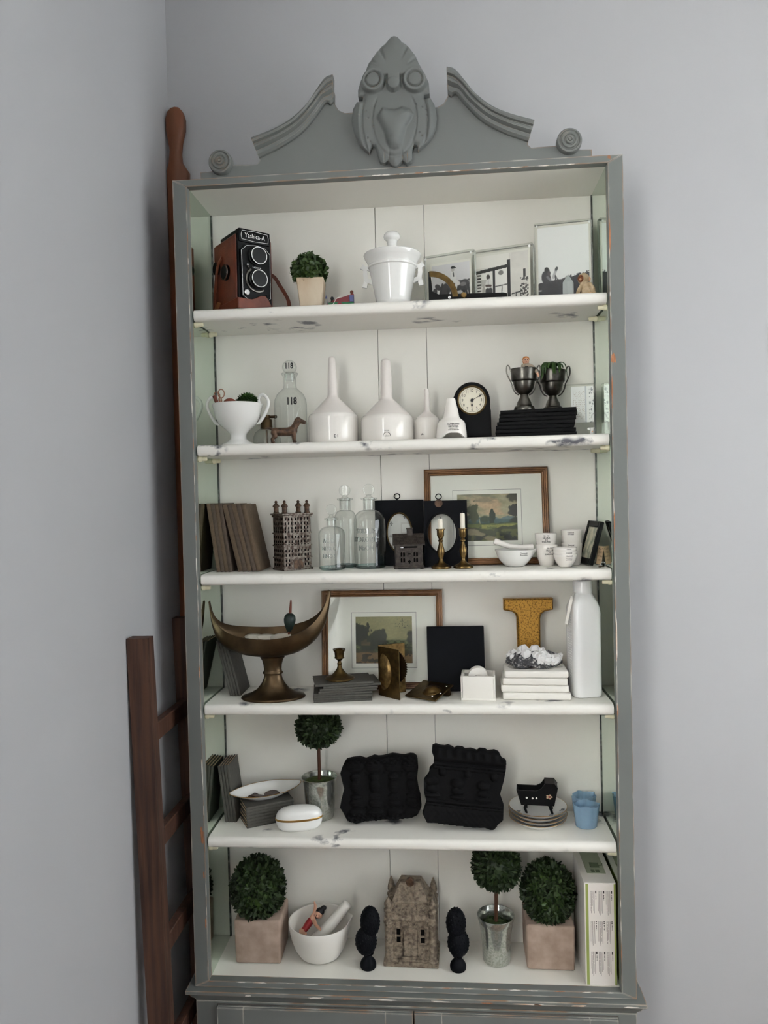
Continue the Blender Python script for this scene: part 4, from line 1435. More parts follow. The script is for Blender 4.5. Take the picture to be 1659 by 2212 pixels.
# ---- black miniature frames with oval openings
def oval_frame(label, loc, w_, h_, th, ox, oz, rx_, rz_, lean_, rz=0):
    t = thing('oval_miniature_frame', label, 'picture frame', loc, rz, rx=-lean_)
    b = B()
    n = 72
    O, I = [], []
    for i in range(n):
        a = 2 * PI * (i + .5) / n
        dx, dz = math.cos(a), math.sin(a)
        tt = min(((w_ / 2 - ox) / dx) if dx > 0 else ((-w_ / 2 - ox) / dx), ((h_ - oz) / dz) if dz > 0 else (-oz / dz))
        O.append((ox + dx * tt, oz + dz * tt))
        I.append((ox + dx * rx_, oz + dz * rz_))
    for tgt in ((-w_ / 2, 0), (w_ / 2, 0), (-w_ / 2, h_), (w_ / 2, h_)):
        j = min(range(n), key=lambda q: (O[q][0] - tgt[0]) ** 2 + (O[q][1] - tgt[1]) ** 2)
        O[j] = tgt
    L4 = [[b.v((p[0], y, p[1])) for p in q] for q, y in ((O, 0), (I, 0), (I, th), (O, th))]
    for k in range(4):
        for i in range(n):
            j = (i + 1) % n
            b.f([L4[k][i], L4[k][j], L4[(k + 1) % 4][j], L4[(k + 1) % 4][i]])
    b.build('board', 'blueblack', t, 30)
    return t


def hanger(t, x, z, plate):
    h = B()
    if plate:
        h.at(x, -.8, z - 6, rx=90).lathe([(8.5 + (.7 if i % 2 else 0), 0) for i in range(1)] + [(8.5, 1.2), (0, 1.6)], 22)
        h.m = Matrix.Identity(4)
    h.tube([(x, 2, z - 4), (x, 2, z + 3)], 2.2, 8)
    o = h.build('hanger_plate', 'iron' if plate else 'black', t)
    B().tube([(x + 6.2 * math.cos(R(a)), 2, z + 8.5 + 5.6 * math.sin(R(a))) for a in range(0, 360, 20)], 1.2, 8, closed=True).build('hanging_ring', 'black', t)


t = oval_frame('black miniature frame with pale picture in a brass rimmed oval, behind the tall bottle', (-11, 136.5, S3 + .9), 106, 143, 9, 0, 72, 27.5, 43, 4)
hanger(t, -4, 143, False)
B().tube([(27 * math.cos(R(a)), -.5, 72 + 42.5 * math.sin(R(a))) for a in range(0, 360, 6)], 1.6, 8, closed=True).build('oval_rim', 'brass', t)
P = Print(60, 90, .66)
P.C[:] = np.array(lin('#d5d3d3')[:3]) * (.86 + .2 * fbm(P.U * 4, P.V * 3, 8))[..., None]
P.rect(.55, .95, .45, .75, '#c3bfbf')
P.rect(.6, .9, .5, .7, '#d6d4d4')
for u, v in ((.2, .72), (.18, .42), (.22, .15), (.7, .88)):
    P.line(u - .05, v, u + .05, v, .008, '#3b3b3d')
    P.line(u, v - .045, u, v + .045, .008, '#3b3b3d')
    P.ell(u, v, .035, .03, '#8d8b8b', 0)
P.card('picture', 58, 90, t, (0, 4.5, 27))
B().prism([(27 * math.cos(R(a)), 72 + 42.4 * math.sin(R(a))) for a in range(0, 360, 8)], 1.8, 2.6).build('pane', 'acrylic', t, 30)
t = oval_frame('black miniature frame with an open oval hole, behind the brass candlesticks', (90, 108, S3 + .9), 92, 140, 9, -8, 70, 32, 43, 4)
hanger(t, -14, 140, True)
B().tube([(-8 + 32 * math.cos(R(a)), -.3, 70 + 43 * math.sin(R(a))) for a in range(0, 360, 6)], 2, 8, closed=True).build('oval_rim', 'black', t)

# ---- small house bank
t = thing('house_bank', 'small dark cast iron bank shaped as a cottage with chimney', 'bank', (11, 84, S3), 6)
b = B().box(-29, 29, -21, 21, 4, 50, bev=.6)
hb = b.build('walls', 'house', t, 0)
B().box(-31.5, 31.5, -23.5, 23.5, 2, 7, bev=.8).build('base', 'house', t, 0)
for sx in (-1, 1):
    for sy in (-1, 1):
        B().at(sx * 27, sy * 19, 0).lathe([(4, 0), (5, 2.5), (3, 3.5)], 10).build('foot', 'house', t)
b = B()
for x in (-27, 27):
    b.box(x - 1.5, x + 1.5, -22.5, -20.5, 5, 49)
b.build('corner_post', 'house', hb, 0)
rf = B()
rf.rings([[(x, -25, 49), (x, -25, 51), (x, 0, 73), (x, 25, 51), (x, 25, 49)] for x in (-33, 33)])
ro_ = rf.build('roof', 'house', t, 0)
b = B()
for r_ in range(7):
    for c in range(14):
        x = -31 + c * 4.6 + (2.3 if r_ % 2 else 0)
        y, z = -25 + r_ * 3.5, 51.4 + r_ * 3.08
        if x < 32:
            b.at(x, y, z, rx=41.3).box(-2.1, 2.1, 0, 4, 0, .8)
b.build('shingles', 'house', ro_, 0, kind='stuff')
B().box(-3, 9, -6, 4, 66, 84, bev=.6).box(-4, 10, -7, 5, 82, 85, bev=.5).build('chimney', 'house', t, 0)
B().box(-17, 17, -21.6, -20, 44, 47).build('coin_slot', 'bankdark', hb, 0)
B().box(-18, -12, -22.4, -20, 44, 46.5).build('slot_glint', 'chrome', hb, 0, label='chrome piece painting a glint at one end of the coin slot')  # chrome chip put in as a glint on the slot
b = B()
for x in (-13.5, 13.5):
    for z in (14, 26):
        for d in (-2.6, 2.6):
            b.box(x + d - 1.9, x + d + 1.9, -21.5, -20, z, z + 7.5)
            b.prism([(x + d - 1.9, z + 7.5), (x + d + 1.9, z + 7.5), (x + d, z + 9.8)], -21.5, -20)
b.box(-3.5, 3.5, -21.5, -20, 14, 17).box(-1.4, 1.4, -21.5, -20, 11.5, 19.5).box(-3, 3, -21.5, -20, 30, 32.6)
b.build('windows', 'bankdark', hb, 0, kind='stuff')
B().tube([(7 * math.cos(R(a)), -21.8, 31 + 7 * math.sin(R(a))) for a in range(0, 360, 15)], .9, 6, closed=True).build('rosette', 'house', hb)

# ---- candlesticks
CP = [(0, 0), (20, 0), (21, 1.5), (20.5, 4), (17, 6), (14, 8), (8, 11), (5, 16), (4.2, 20), (6.5, 26), (8.2, 34), (7.6, 40), (5, 48), (3.8, 54), (5.6, 56.5), (5.6, 58), (3.4, 60), (4.6, 62.5), (6.2, 64), (6.2, 66), (7.6, 68), (7.6, 80), (9.8, 81), (9.8, 82.2), (6, 82.2), (6, 74), (0, 74)]


def candlestick(loc, top, label):
    t = thing('brass_candlestick', label, 'candlestick', loc, 0)
    B().lathe(CP, 40).build('stick', 'brass2', t)
    c = thing('candle', 'short white candle in the ' + label.split(' with ')[0], 'candle', (loc[0], loc[1], loc[2] + 74.2), 0)
    B().lathe([(0, 0), (5.2, 0), (5, top - 80), (4.2, top - 77.5), (0, top - 77)], 20).build('wax', 'wax', c)
    B().tube([(0, 0, top - 78), (.6, 0, top - 73)], .5, 5).build('wick', 'ink', c)


candlestick((79, 68, S3), 106, 'left brass candlestick with its stub before the oval hole')
candlestick((125, 70, S3), 117, 'right brass candlestick with taller candle at the frame edge')


# ---- framed landscapes
def framed(label, loc, w_, h_, P, pw, ph, px, pz, lean_, fw_=14):
    t = thing('framed_landscape', label, 'picture frame', loc, 0, rx=-lean_)
    prof = [(0, 11), (0, 0), (.18, -1.6), (.34, -1.2), (.40, 1.2), (.62, 1.5), (.74, -.4), (.88, .2), (1, 3), (1, 11)]
    # mitred moulding: four sides
    for k in range(4):
        b = B()
        rings = []
        for e in (0, 1):
            ring = []
            for tt, y in prof:
                o_ = tt * fw_
                x0, x1, z0, z1 = -w_ / 2 + o_, w_ / 2 - o_, o_, h_ - o_
                c = [((x0, z0), (x1, z0)), ((x1, z0), (x1, z1)), ((x1, z1), (x0, z1)), ((x0, z1), (x0, z0))][k][e]
                ring.append((c[0], y, c[1]))
            rings.append(ring)
        b.rings(rings)
        b.build('frame_side', 'frame', t, 30)
    B().box(-w_ / 2 + fw_ - 2, w_ / 2 - fw_ + 2, 5, 6, fw_ - 2, h_ - fw_ + 2).build('mount', 'mat_', t, 0)
    g = 9.5
    x0, x1, z0, z1 = px - pw / 2 - g, px + pw / 2 + g, pz - g - 1, pz + ph + g
    B().box(x0, x1, 4.85, 5.1, z0, z0 + .8).box(x0, x1, 4.85, 5.1, z1 - .8, z1).box(x0, x0 + .8, 4.85, 5.1, z0, z1).box(x1 - .8, x1, 4.85, 5.1, z0, z1).build('ruled_line', 'greyink', t, 0)
    P.card('print', pw, ph, t, (px, 4.7, pz))
    B().box(-w_ / 2 + fw_ - 1, w_ / 2 - fw_ + 1, 3.2, 3.9, fw_ - 1, h_ - fw_ + 1).build('pane', 'pane', t, 0)
    return t


P = Print(150, 118, 1.27)
sky = fbm(P.U * 3.2, P.V * 5, 21)
P.C[:] = np.array(lin('#8f8a6c')[:3])
P.put(np.clip((sky - .35) * 5, 0, 1), '#aaa184', .7)
P.put(np.clip((fbm(P.U * 3.4 + 2, P.V * 6, 33) - .48) * 6, 0, 1) * (P.V > .55), '#c2a080', .75)
P.put(np.clip((fbm(P.U * 4, P.V * 7, 41) - .55) * 6, 0, 1) * (P.V > .6), '#6b6a58', .7)
for s_, h_, c in ((51, .50, '#5f7072'), (52, .44, '#465c58'), (53, .40, '#34473c')):
    P.put(P.V < h_ + .09 * (fbm(P.U * 7, P.U * 0, s_) - .5), c)
P.ell(.27, .58, .09, .22, '#454a30', 0, .15, 1.3, 3)
P.ell(.06, .5, .13, .18, '#333a28', 0, .15, 1.1, 4)
P.ell(.58, .5, .05, .16, '#253020', 0, .12, 1.0, 5)
P.ell(.58, .6, .025, .1, '#253020', 0, .12, .8, 5)
P.ell(.46, .46, .09, .08, '#33402c', 0, .4, .7, 6)
P.ell(.97, .64, .11, .14, '#1e2319', 0, .12, 1.0, 7)
P.ell(.98, .93, .14, .12, '#33331f', 0, .4, .9, 8)
P.line(.95, .75, .97, .38, .016, '#1f2018')
P.ell(.96, .42, .08, .08, '#22281c', 0, .4, .7, 9)
P.line(.37, .46, .375, .37, .005, '#b0a585')
P.put(P.V < .37 + .05 * (fbm(P.U * 6, P.U * 0, 61) - .5), '#5c6434')
P.put((P.V < .36) & (P.V > .26) & (fbm(P.U * 5, P.V * 22, 62) > .47) & (P.U > .4), '#8a8a48')
P.put(P.V < .27 + .16 * (fbm(P.U * 4, P.U * 0, 63) - .4), '#3a3d24')
P.put((P.V < .3) & (fbm(P.U * 9, P.V * 12, 64) > .56), '#20241a')
P.put((P.V < .25) & (fbm(P.U * 12, P.V * 14, 65) > .6), '#565a30')
for e in ((.26, .19, .13, .07), (.55, .05, .11, .05), (.12, .27, .06, .04), (.36, .15, .1, .04)):
    P.ell(*e, '#857a60', -8, .3, .5, 12)
P.C *= (.82 + .3 * fbm(P.U * 40, P.V * 40, 70, 2))[..., None]
framed('larger framed landscape of meadow and trees with pinkish clouds on the third shelf', (178, 122, S3 + 1.5), 266, 208, P, 128, 101, 2, 51, 6)

# ---- small lab porcelain on the right
t = thing('small_mortar', 'shallow white lab mortar with pouring lip and its pestle', 'mortar', (233, 92, S3), 0)
prof = [(0, 0), (18, 0), (21, 1.5), (31, 12), (37, 22), (40, 32), (41.5, 34.5), (40.5, 35.5), (38.5, 33), (35, 22), (28, 11), (0, 4)]
b = B()
rings = []
for r_, z in prof[1:-1]:
    ring = []
    for i in range(56):
        a = 2 * PI * i / 56
        k = math.exp(-(((a + PI) % (2 * PI) - PI) / .22) ** 2) * max(0, (z - 20) / 15)
        ring.append((r_ * math.cos(a) + 9 * k, r_ * math.sin(a), z + 2.5 * k))
    rings.append(ring)
b.rings(rings, cap0=True, cap1=True)
b.build('bowl', 'ceramic', t, 60)
text('lettering', 'Chemical\nPorcelain', 4.4, 'ink', t, (15, -36.6, 27), rz=22, rx=80)
t = thing('small_pestle', 'white porcelain pestle resting across the shallow lab mortar', 'pestle', (232, 86, S3 + 38), 0)
B().tube([(-42, -2, 16), (-40, -2, 15), (-10, 0, 4), (12, 2, 1.5), (26, 4, 1), (38, 5, 0.8), (40, 5, .8)], [5, 6.6, 5.2, 4.8, 6.2, 7.6, 5], 20).build('rod', 'lab', t, 50)


def cup(loc, rb, rt_, h, label, group, words, tx=0, rz=0):
    t = thing('porcelain_cup', label, 'cup', loc, rz, group)
    B().lathe([(0, .5), (rb - 1, 0), (rb, 1), (rb + (rt_ - rb) * .55, h * .38), (rt_ - .6, h * .8), (rt_, h - .6), (rt_ - .6, h), (rt_ - 1.6, h - .8), (rt_ - 2.2, h * .8), (rb - 1, 4), (0, 3.5)], 44).build('body', 'lab', t, 60)
    for w_, z, q in words:
        f_ = z / h
        k_ = .55 * f_ / .38 if f_ < .38 else (.55 + .38 * (f_ - .38) / .42 if f_ < .8 else .93 + .07 * (f_ - .8) / .2)
        rr = rb + (rt_ - rb) * k_ + .2
        text('lettering', w_, q, 'ink', t, (rr * math.sin(R(tx)), -rr * math.cos(R(tx)), z), bend=rr, ex=.1, rz=tx, bold=.02)
    return t


g = 'stacked porcelain cups'
cup((299, 94, S3), 14.5, 22.6, 44.5, 'lower of two white printed cups in the middle stack', None, (('30 CC', 37, 4.4), ('SILLAX', 32.5, 5), ('}·{', 28.5, 6), ('ENGLAND', 24.5, 4)), 10)
cup((298, 94, S3 + 22.8), 14.5, 22.6, 44.5, 'upper white printed cup marked in cc in the middle stack', None, (('50 CC', 40, 4.4), ('SILLAX', 35.5, 5), ('}·{', 31.5, 6), ('ENGLAND', 27.5, 4)), -4)
cup((353, 106, S3), 17, 21.6, 46, 'lower of two straight white cups at the back right', None, (('Chemical', 42, 3.6), ('Porcelain', 38.5, 3.6)), -14)
cup((353, 106, S3 + 27), 17, 21.6, 46, 'upper of two straight white cups at the back right', None, (('Chemical', 41, 3.6), ('Porcelain', 37.5, 3.6)), -14)
for k, (z, lb, wd) in enumerate(((0, 'lowest of three nested small white bowls in front', (('Chemical', 23.4, 3.6), ('Porcelain', 19.6, 3.6), ('Germany', 15.9, 3.6))), (6.6, 'middle of three nested small white bowls in front', (('Chemical', 23, 3.4),)), (13.2, 'top one of three nested small white bowls in front', (('Chemical', 24, 2.6),)))):
    cup((332 - k * .4, 60, S3 + z), 12.5, 24.2, 26.5, lb, None, wd, 12)

# ---- small leaning frame, tag and keys against the right mirror
t = thing('black_desk_frame', 'small black frame leaning against the right mirror', 'picture frame', (384, 60, S3 + 1.6), 8, ry=16)
b = B()
b.box(-4, 4, 0, 11, 0, 92, bev=1.4).box(-4, 4, 69, 80, 0, 92, bev=1.4).box(-4, 4, 11, 69, 0, 13, bev=1.4).box(-4, 4, 11, 69, 79, 92, bev=1.4)
b.build('frame', 'ebony', t, 30)
B().box(-2, 2, 10, 70, 12, 80).build('picture', mat('faded_photograph', '#cfc9b2', .5, n=(60, '#8d917f', .4, .62)), t, 0)
t = thing('paper_tag', 'cream paper tag with handwriting leaning behind the small black frame', 'tag', (405, 92, S3 + 1), 14, ry=9)
B().box(-6, 6, 0, .8, 0, 38, bev=.3).build('card', 'page', t, 0)
for k, s_ in enumerate(('No 7', '1897', 'of Sue', 'cat')):
    text('lettering', s_, 6, 'ink', t, (0, -.2, 32 - k * 7.5), ex=.05, squash=.7)
t = thing('key_ring', 'small steel ring with keys at the shelf end beside the black frame', 'key ring', (405, 44, S3), 0)
B().tube([(4.4 * math.cos(R(a)), 4 + 1 * math.sin(R(a)), 5 + 4.4 * math.sin(R(a))) for a in range(0, 360, 24)], .8, 6, closed=True).build('ring', 'chrome', t)
B().tube([(2, 2, 2), (-8, -6, 1.2)], 1.1, 6).box(-11, -7, -9, -5, .3, 2).build('key', 'bronze', t)

# ================================================================ fourth shelf
# ---- brass boat compote
t = thing('brass_boat_bowl', 'brass boat-shaped footed bowl with upswept pointed ends', 'bowl', (-281, 62, S4), 6)
st = [((-129, 208), (-132, 205), 3.2), ((-125, 182), (-129, 178), 4.5), ((-118, 164), (-126, 153), 9), ((-104, 150), (-117, 126), 19), ((-80, 140), (-98, 104), 32), ((-40, 134), (-54, 88), 42), ((0, 132), (0, 83), 45),
      ((40, 136), (49, 89), 42), ((78, 149), (86, 109), 32), ((102, 170), (110, 139), 18), ((115, 193), (121, 173), 9), ((119, 209), (125, 200), 5), ((121, 223), (127, 220), 3.2)]
b = B()
# denser stations
dense = []
for a, c in zip(st, st[1:]):
    for k in range(3):
        f_ = k / 3
        dense.append(tuple([(a[i][0] + (c[i][0] - a[i][0]) * f_, a[i][1] + (c[i][1] - a[i][1]) * f_) for i in (0, 1)] + [a[2] + (c[2] - a[2]) * f_]))
dense.append(st[-1])
sm = []
for i in range(len(dense)):
    q = [dense[max(0, i - 1)], dense[i], dense[min(len(dense) - 1, i + 1)]]
    sm.append(tuple([(sum(v[k][0] for v in q) / 3, sum(v[k][1] for v in q) / 3) for k in (0, 1)] + [sum(v[2] for v in q) / 3]))
rings = []
for (rx_, rz_), (kx, kz), w_ in sm:
    ring = []
    n = 12
    for i in range(n + 1):
        p = PI * i / n
        s_ = math.sin(p) ** .8 if 0 < i < n else 0
        ring.append((rx_ + (kx - rx_) * s_, -w_ * math.cos(p), rz_ + (kz - rz_) * s_))
    wi, dp = max(w_ - 2, w_ * .45), .9
    for i in range(n, -1, -1):
        p = PI * i / n
        s_ = (math.sin(p) ** .8 if 0 < i < n else 0) * dp
        ring.append((rx_ + (kx - rx_) * s_, -wi * math.cos(p), rz_ + .3 + (kz - rz_) * s_))
    rings.append([(p[0], p[1], p[2] + 4 + p[1] * .14) for p in ring])
b.rings(rings)
b.build('hull', 'bronze', t, 50)
B().lathe([(0, 0), (66, 0), (68, 2), (66, 5), (50, 10), (34, 19), (24, 32), (20, 41), (18.6, 47), (18.6, 50), (21, 51.5), (21.4, 54), (19.4, 56.5), (18.6, 60), (19.4, 70), (22, 80), (26, 86), (20, 90), (0, 90)], 56, sy=.68).build('foot', 'bronze', t, 40)
for k, (x, y, z, rx_, ry_) in enumerate(((-262, 58, 128, 8, -5), (-290, 64, 126, 6, 4), (-318, 66, 126, 8, 3))):
    o = B().lathe([(0, 0), (20, .3), (23, 1.8), (21, 3.6), (10, 4.6), (0, 5)], 32, sy=.95).build('shell_disc', 'shell', None, 60)
    o.location = Vector((x, y, S4 + z)) * .001
    o.rotation_euler = (R(rx_), R(ry_), R(20 * k))
    tag(o, ('rightmost white shell disc in the brass boat bowl, under the float', 'middle one of three white shell discs in the brass boat', 'leftmost white shell disc in the brass boat bowl')[k], 'shell', 'white shell discs in the brass boat')
t = thing('fishing_float', 'green egg-shaped fishing float with a red stick standing in the brass boat', 'fishing float', (-245, 62, S4 + 129.5), 0, ry=5)
B().lathe([(0, 8), (4, 10), (8, 18), (11.5, 28), (12.5, 35), (11.5, 42), (8, 47), (4, 49), (0, 49.5)], 28).build('egg', 'floatgreen', t, 60)
B().tube([(0, 0, 0), (0, 0, 12)], [2, 2.6], 8).tube([(0, 0, 47), (0, 0, 72), (0, 0, 78)], [3.2, 2.2, 1], 8).build('stick', 'floatbrown', t)

for k in range(4):
    standing_book('grey_book', '%s of four thin grey books leaning beside the brass boat' % NTH[k] if k < 3 else 'rightmost of four thin grey books leaning beside the brass boat', (-378 + k * 6.1, 72, S4), 121 - k, 78, 5.2, 13.5,
                  'bookgrey', group='grey books leaning on the fourth shelf')

P = Print(150, 118, 1.27)
P.C[:] = np.array(lin('#85805a')[:3])
P.put(np.clip((fbm(P.U * 3, P.V * 4, 121) - .4) * 4, 0, 1), '#989168', .7)
P.put(P.V < .50 + .03 * (fbm(P.U * 9, P.U * 0, 122) - .5), '#5f6547')
for v, c in ((.46, '#6f7450'), (.41, '#555c3c'), (.36, '#687048'), (.31, '#454c30')):
    P.put(P.V < v + .05 * (fbm(P.U * 6, P.U * 0 + v * 50, 123) - .5), c)
P.put((P.V < .5) & (P.V > .28) & (fbm(P.U * 16, P.V * 24, 124) > .6), '#33391f')
P.ell(.10, .60, .17, .26, '#24271a', 0, .12, 1.0, 125)
P.ell(.24, .42, .17, .2, '#2b2e1b', 0, .12, 1.0, 126)
P.ell(.42, .56, .12, .17, '#282b1a', 0, .12, 1.1, 127)
P.line(.42, .5, .43, .25, .02, '#25261a')
P.ell(1.0, .55, .09, .16, '#2b2f1e', 0, .3, .7, 128)
P.rect(.10, .26, .38, .46, '#5e5339')
P.put((P.V < .47 + (P.U - .1) * .6) & (P.V > .42) & (P.U > .1) & (P.U < .2), '#4d4430')
P.put(P.V < .25 + .12 * (fbm(P.U * 5, P.U * 0, 130) - .45), '#3f3b24')
P.put((P.V < .3 - .18 * np.abs(P.U - .35)) & (P.V < .20 + .08 * fbm(P.U * 7, P.V * 7, 131)), '#7b6240')
P.put((P.V < .2) & (fbm(P.U * 12, P.V * 16, 132) > .56), '#3a3220')
P.put((P.U > .7) & (P.V > .72) & (fbm(P.U * 46, P.V * 46, 133, 1) > .84), '#3d3c2a')
P.C *= (.82 + .3 * fbm(P.U * 40, P.V * 40, 170, 2))[..., None]
framed('lower framed landscape of dark trees, path and fields behind the grey stack', (-54, 122, S4 + 1.5), 266, 214, P, 124, 101, 4, 55, 6)

# ---- stack of grey booklets with a short candlestick
z = S4
for k, (dx, dy, rz, th) in enumerate(((0, 0, 9, 4.6), (-1, 1, 9, 4.6), (1, 0, 8, 4.8), (0, 1, 10, 4.6), (7, 3, 13, 4.6), (9, 4, 14, 4.6), (14, 8, 16, 4.6), (0, 3, 14, 5))):
    booklet('grey_booklet', 'thin grey booklet, %s of the stack under the short candlestick' % (ORD[k] if k < 7 else 'topmost'), 'book', (-134 + dx, 66 + dy, z), 120, 80, th, rz, 'bookgrey', group='grey booklets under the candlestick', ct=.7, inset=1)
    z += th + .08
t = thing('short_candlestick', 'short dark brass candlestick without a candle on the grey booklets', 'candlestick', (-139, 66, z), 0)
B().lathe([(0, 0), (30, 0), (31.5, 1.5), (30, 4), (20, 7), (17, 9), (12, 14), (6, 22), (4, 29), (5.5, 32), (4, 34.5), (3.6, 38), (7, 42), (11, 44.5), (9.4, 46.5), (10, 56), (13, 61), (13, 63), (8, 62), (7.5, 50), (0, 50)], 44).build('stick', 'brass', t, 40)

# ---- open brass stand and tilted brass plate
t = thing('brass_stand', 'open brass stand of two upright plates with a toothed half wheel', 'brass stand', (-58, 80, S4), 0)


def in_plate(b, ang):
    b.m = Matrix.Rotation(R(ang), 4, 'Z')
    return b


B_ = in_plate(B(), -42)
B_.box(0, 63, -1, 1, 0, 104, bev=.5)
pf = B_.build('front_plate', 'brass', t, 0)
b = in_plate(B(), -42)
n = 20
rings = []
for k in range(7):
    f_ = k / 6
    ring = []
    for i in range(n + 1):
        a = R(-90 + 180 * i / n)
        rr = 1 - f_
        ring.append((13 + 27 * rr * math.cos(a), -1 - 9 * math.sqrt(max(0, 1 - rr * rr)), 52 + 38 * rr * math.sin(a)))
    rings.append(ring)
b.rings(rings, closed=False, cap0=False, cap1=False)
b.build('embossed_half_disc', 'brass2', pf, 60)
b = in_plate(B(), 24)
b.box(0, 60, -1, 1, 0, 106, bev=.5)
b.build('back_plate', 'brass2', t, 0)
b = in_plate(B(), -34)
out = [(34, 28)]
for i in range(41):
    a = R(-75 + 165 * i / 40)
    rr = 37 if i % 2 else 34.4
    out.append((34 + rr * math.cos(a), 64 + rr * math.sin(a)))
b.prism(out, 6.6, 8.2)
b.build('toothed_wheel', 'bronze', t, 20)
in_plate(B(), -42).box(58, 61, 1, 3, 30, 34).build('rivet', 'chrome', pf, 0)
t = thing('brass_plate', 'tilted square brass plate with a domed centre before the black slate', 'brass plate', (-2, 58, S4 + 2.6), -34, rx=15)
pl_ = B().box(0, 77, 0, 70, 0, 3, bev=.8).build('plate', 'brass', t, 0)
B().at(46, 34, 3).lathe([(21, 0), (19.5, 1.6), (17, 2), (14, 5.4), (9, 8.4), (4, 9.6), (0, 9.8)], 36).build('dome', 'brass2', t, 60)
for x, y in ((66, 60), (60, 14), (70, 30)):
    B().at(x, y, 3).lathe([(2.4, 0), (1.8, 1.2), (0, 1.4)], 10).build('rivet', 'chrome', t)
B().box(6, 71, 56, 64, -17.5, 0).build('support', 'bronze', t, 0)

# ---- black panel, white dispenser
t = thing('square_slate', 'plain blue-black square slate leaning against the back', 'slate', (106, 102, S4 + 1.5), 2, rx=-5)
B().box(-61, 61, 0, 15, 0, 137, bev=1).build('slab', 'blueblack', t, 0)
t = thing('tape_dispenser', 'white ceramic block dispenser with a white wheel', 'dispenser', (150, 56, S4), -4)
b = B()
b.box(-35, 35, -24, 36, 0, 6, bev=1)
b.box(-35, -29, -24, 36, 3, 50, bev=2, seg=2).box(29, 35, -24, 36, 3, 50, bev=2, seg=2).box(-34.5, 34.5, -24, -18, 3, 50, bev=2, seg=2).box(-34.5, 34.5, 30, 36, 3, 50, bev=2, seg=2)
b.build('block', 'matte', t, 40)
B().at(-1, 16, 43, rx=90).lathe([(0, 0), (18, 0), (20.5, 2), (20.5, 17), (19, 19), (6, 19), (5, 17), (0, 17)], 40).build('wheel', 'matte', t, 40)

# ---- gilded letter I
t = thing('gilt_letter', 'gilded wooden letter I standing behind the white trays', 'letter', (261, 122, S4), 0)
half = [(52, 196), (52, 172), (34, 168.5), (27, 163), (24.5, 154), (24, 98)]
half += [(x, 196 - z) for x, z in half[::-1]]
B().prism(half + [(-x, z) for x, z in half[::-1]], -13, 11, cham=4).build('letter_body', 'gold', t, 25)

# ---- white trays and quartz
z = S4
for k, (dx, dy, rz, w_) in enumerate(((2, 0, -3, 136), (-2, 3, -2, 136), (-1, 2, -3, 130), (1, 1, -2, 128))):
    t = thing('white_tray', '%s of four stacked square white ceramic trays under the quartz' % ('lowest', 'second from the bottom', 'second from the top', 'topmost')[k], 'tray', (267 + dx, 74 + dy, z), rz, 'white ceramic trays')
    b = B().box(-w_ / 2, w_ / 2, -38, 38, 0, 14.6, bev=3.6, seg=3)
    b.build('tray', 'matte', t, 40)
    if k == 3:
        for x, r_ in ((-26, 30), (46, 12)):
            B().at(x, 0, 14.4).lathe([(r_, 0), (r_ - 1, .8), (r_ - 2.5, .5), (0, .3)], 36, sy=.9).build('well', 'lab', t, 60)
    z += 14.8
ZQ = z
t = thing('quartz_cluster', 'grey and white quartz crystal cluster on the white trays', 'quartz', (266, 76, ZQ), 0)
b = B()
rnd = random.Random(21)
b.lathe([(0, 0), (42, 1), (56, 8), (54, 20), (36, 28), (0, 32)], 40, sy=.52)
for v in b.bm.verts:
    if v.co.z > .4:
        n_ = Vector(((rnd.random() - .5), (rnd.random() - .5), (rnd.random() - .3))) * 8
        v.co += n_
        v.co.z = max(v.co.z, .5)
b.build('rock_base', 'rock', t, 0)
for k in range(34):
    a = rnd.uniform(0, 2 * PI)
    rr = math.sqrt(rnd.random())
    x, y = 46 * rr * math.cos(a), 22 * rr * math.sin(a)
    hh = 12 + 14 * (1 - rr) + rnd.uniform(0, 8)
    r_ = rnd.uniform(7, 14)
    b = B().at(x, y, 14 + 6 * (1 - rr), ry=x * .9 + rnd.uniform(-22, 22), rx=-y * 1.2 + rnd.uniform(-22, 22))
    hx = [(r_ * math.cos(R(q)) * rnd.uniform(.8, 1.1), r_ * math.sin(R(q)) * rnd.uniform(.8, 1.1)) for q in range(0, 360, 60)]
    b.rings([[(px * kk, py * kk, zz) for px, py in hx] for kk, zz in ((1, 0), (.98, hh * .66), (.42, hh))])
    b.build('crystal', 'rock' if (y < -15 and k % 2) else 'quartz', t, 0)

# ---- tall opal bottle with tag
t = thing('opal_bottle', 'tall white opal glass bottle with ribbed side at the right', 'bottle', (369, 80, S4), 12)
b = B()
rings = []
for z, hw, ex in ((0, 26, 5), (1.5, 28.5, 5), (6, 29.5, 6), (172, 29.5, 6), (184, 28.5, 5), (194, 26, 4), (203, 22.5, 3), (209, 19.5, 2.4), (212, 18.6, 2), (214, 19.2, 2), (217, 18.8, 2), (236, 19, 2), (238, 17, 2)):
    ring = []
    for i in range(48):
        a = 2 * PI * i / 48
        c, s_ = math.cos(a), math.sin(a)
        k = (abs(c) ** ex + abs(s_) ** ex) ** (-1 / ex)
        ring.append((hw * k * c, hw * k * s_, z))
    rings.append(ring)
b.rings(rings)
b.build('body', 'opal', t, 40)
b = B()
for i in range(26):
    for j in range(3):
        b.ball(-29.4, -8 + j * 7, 40 + i * 5.2, 1.2, 2.6, 1.5, 6, 4)
b.build('embossed_ribbing', 'opal', t, 60, kind='stuff')
o = B().tube(bez([(369 - 19, 72, S4 + 212), (350, 60, S4 + 214), (344, 58, S4 + 206)], 5), .5, 5).prism([(341.5, S4 + 209), (345, S4 + 207), (345, S4 + 200), (333, S4 + 150), (328, S4 + 151), (339, S4 + 202)], 56, 57).build('paper_tag', 'paper', None, 0)
tag(o, 'long white paper tag hanging from the neck of the opal bottle', 'tag')

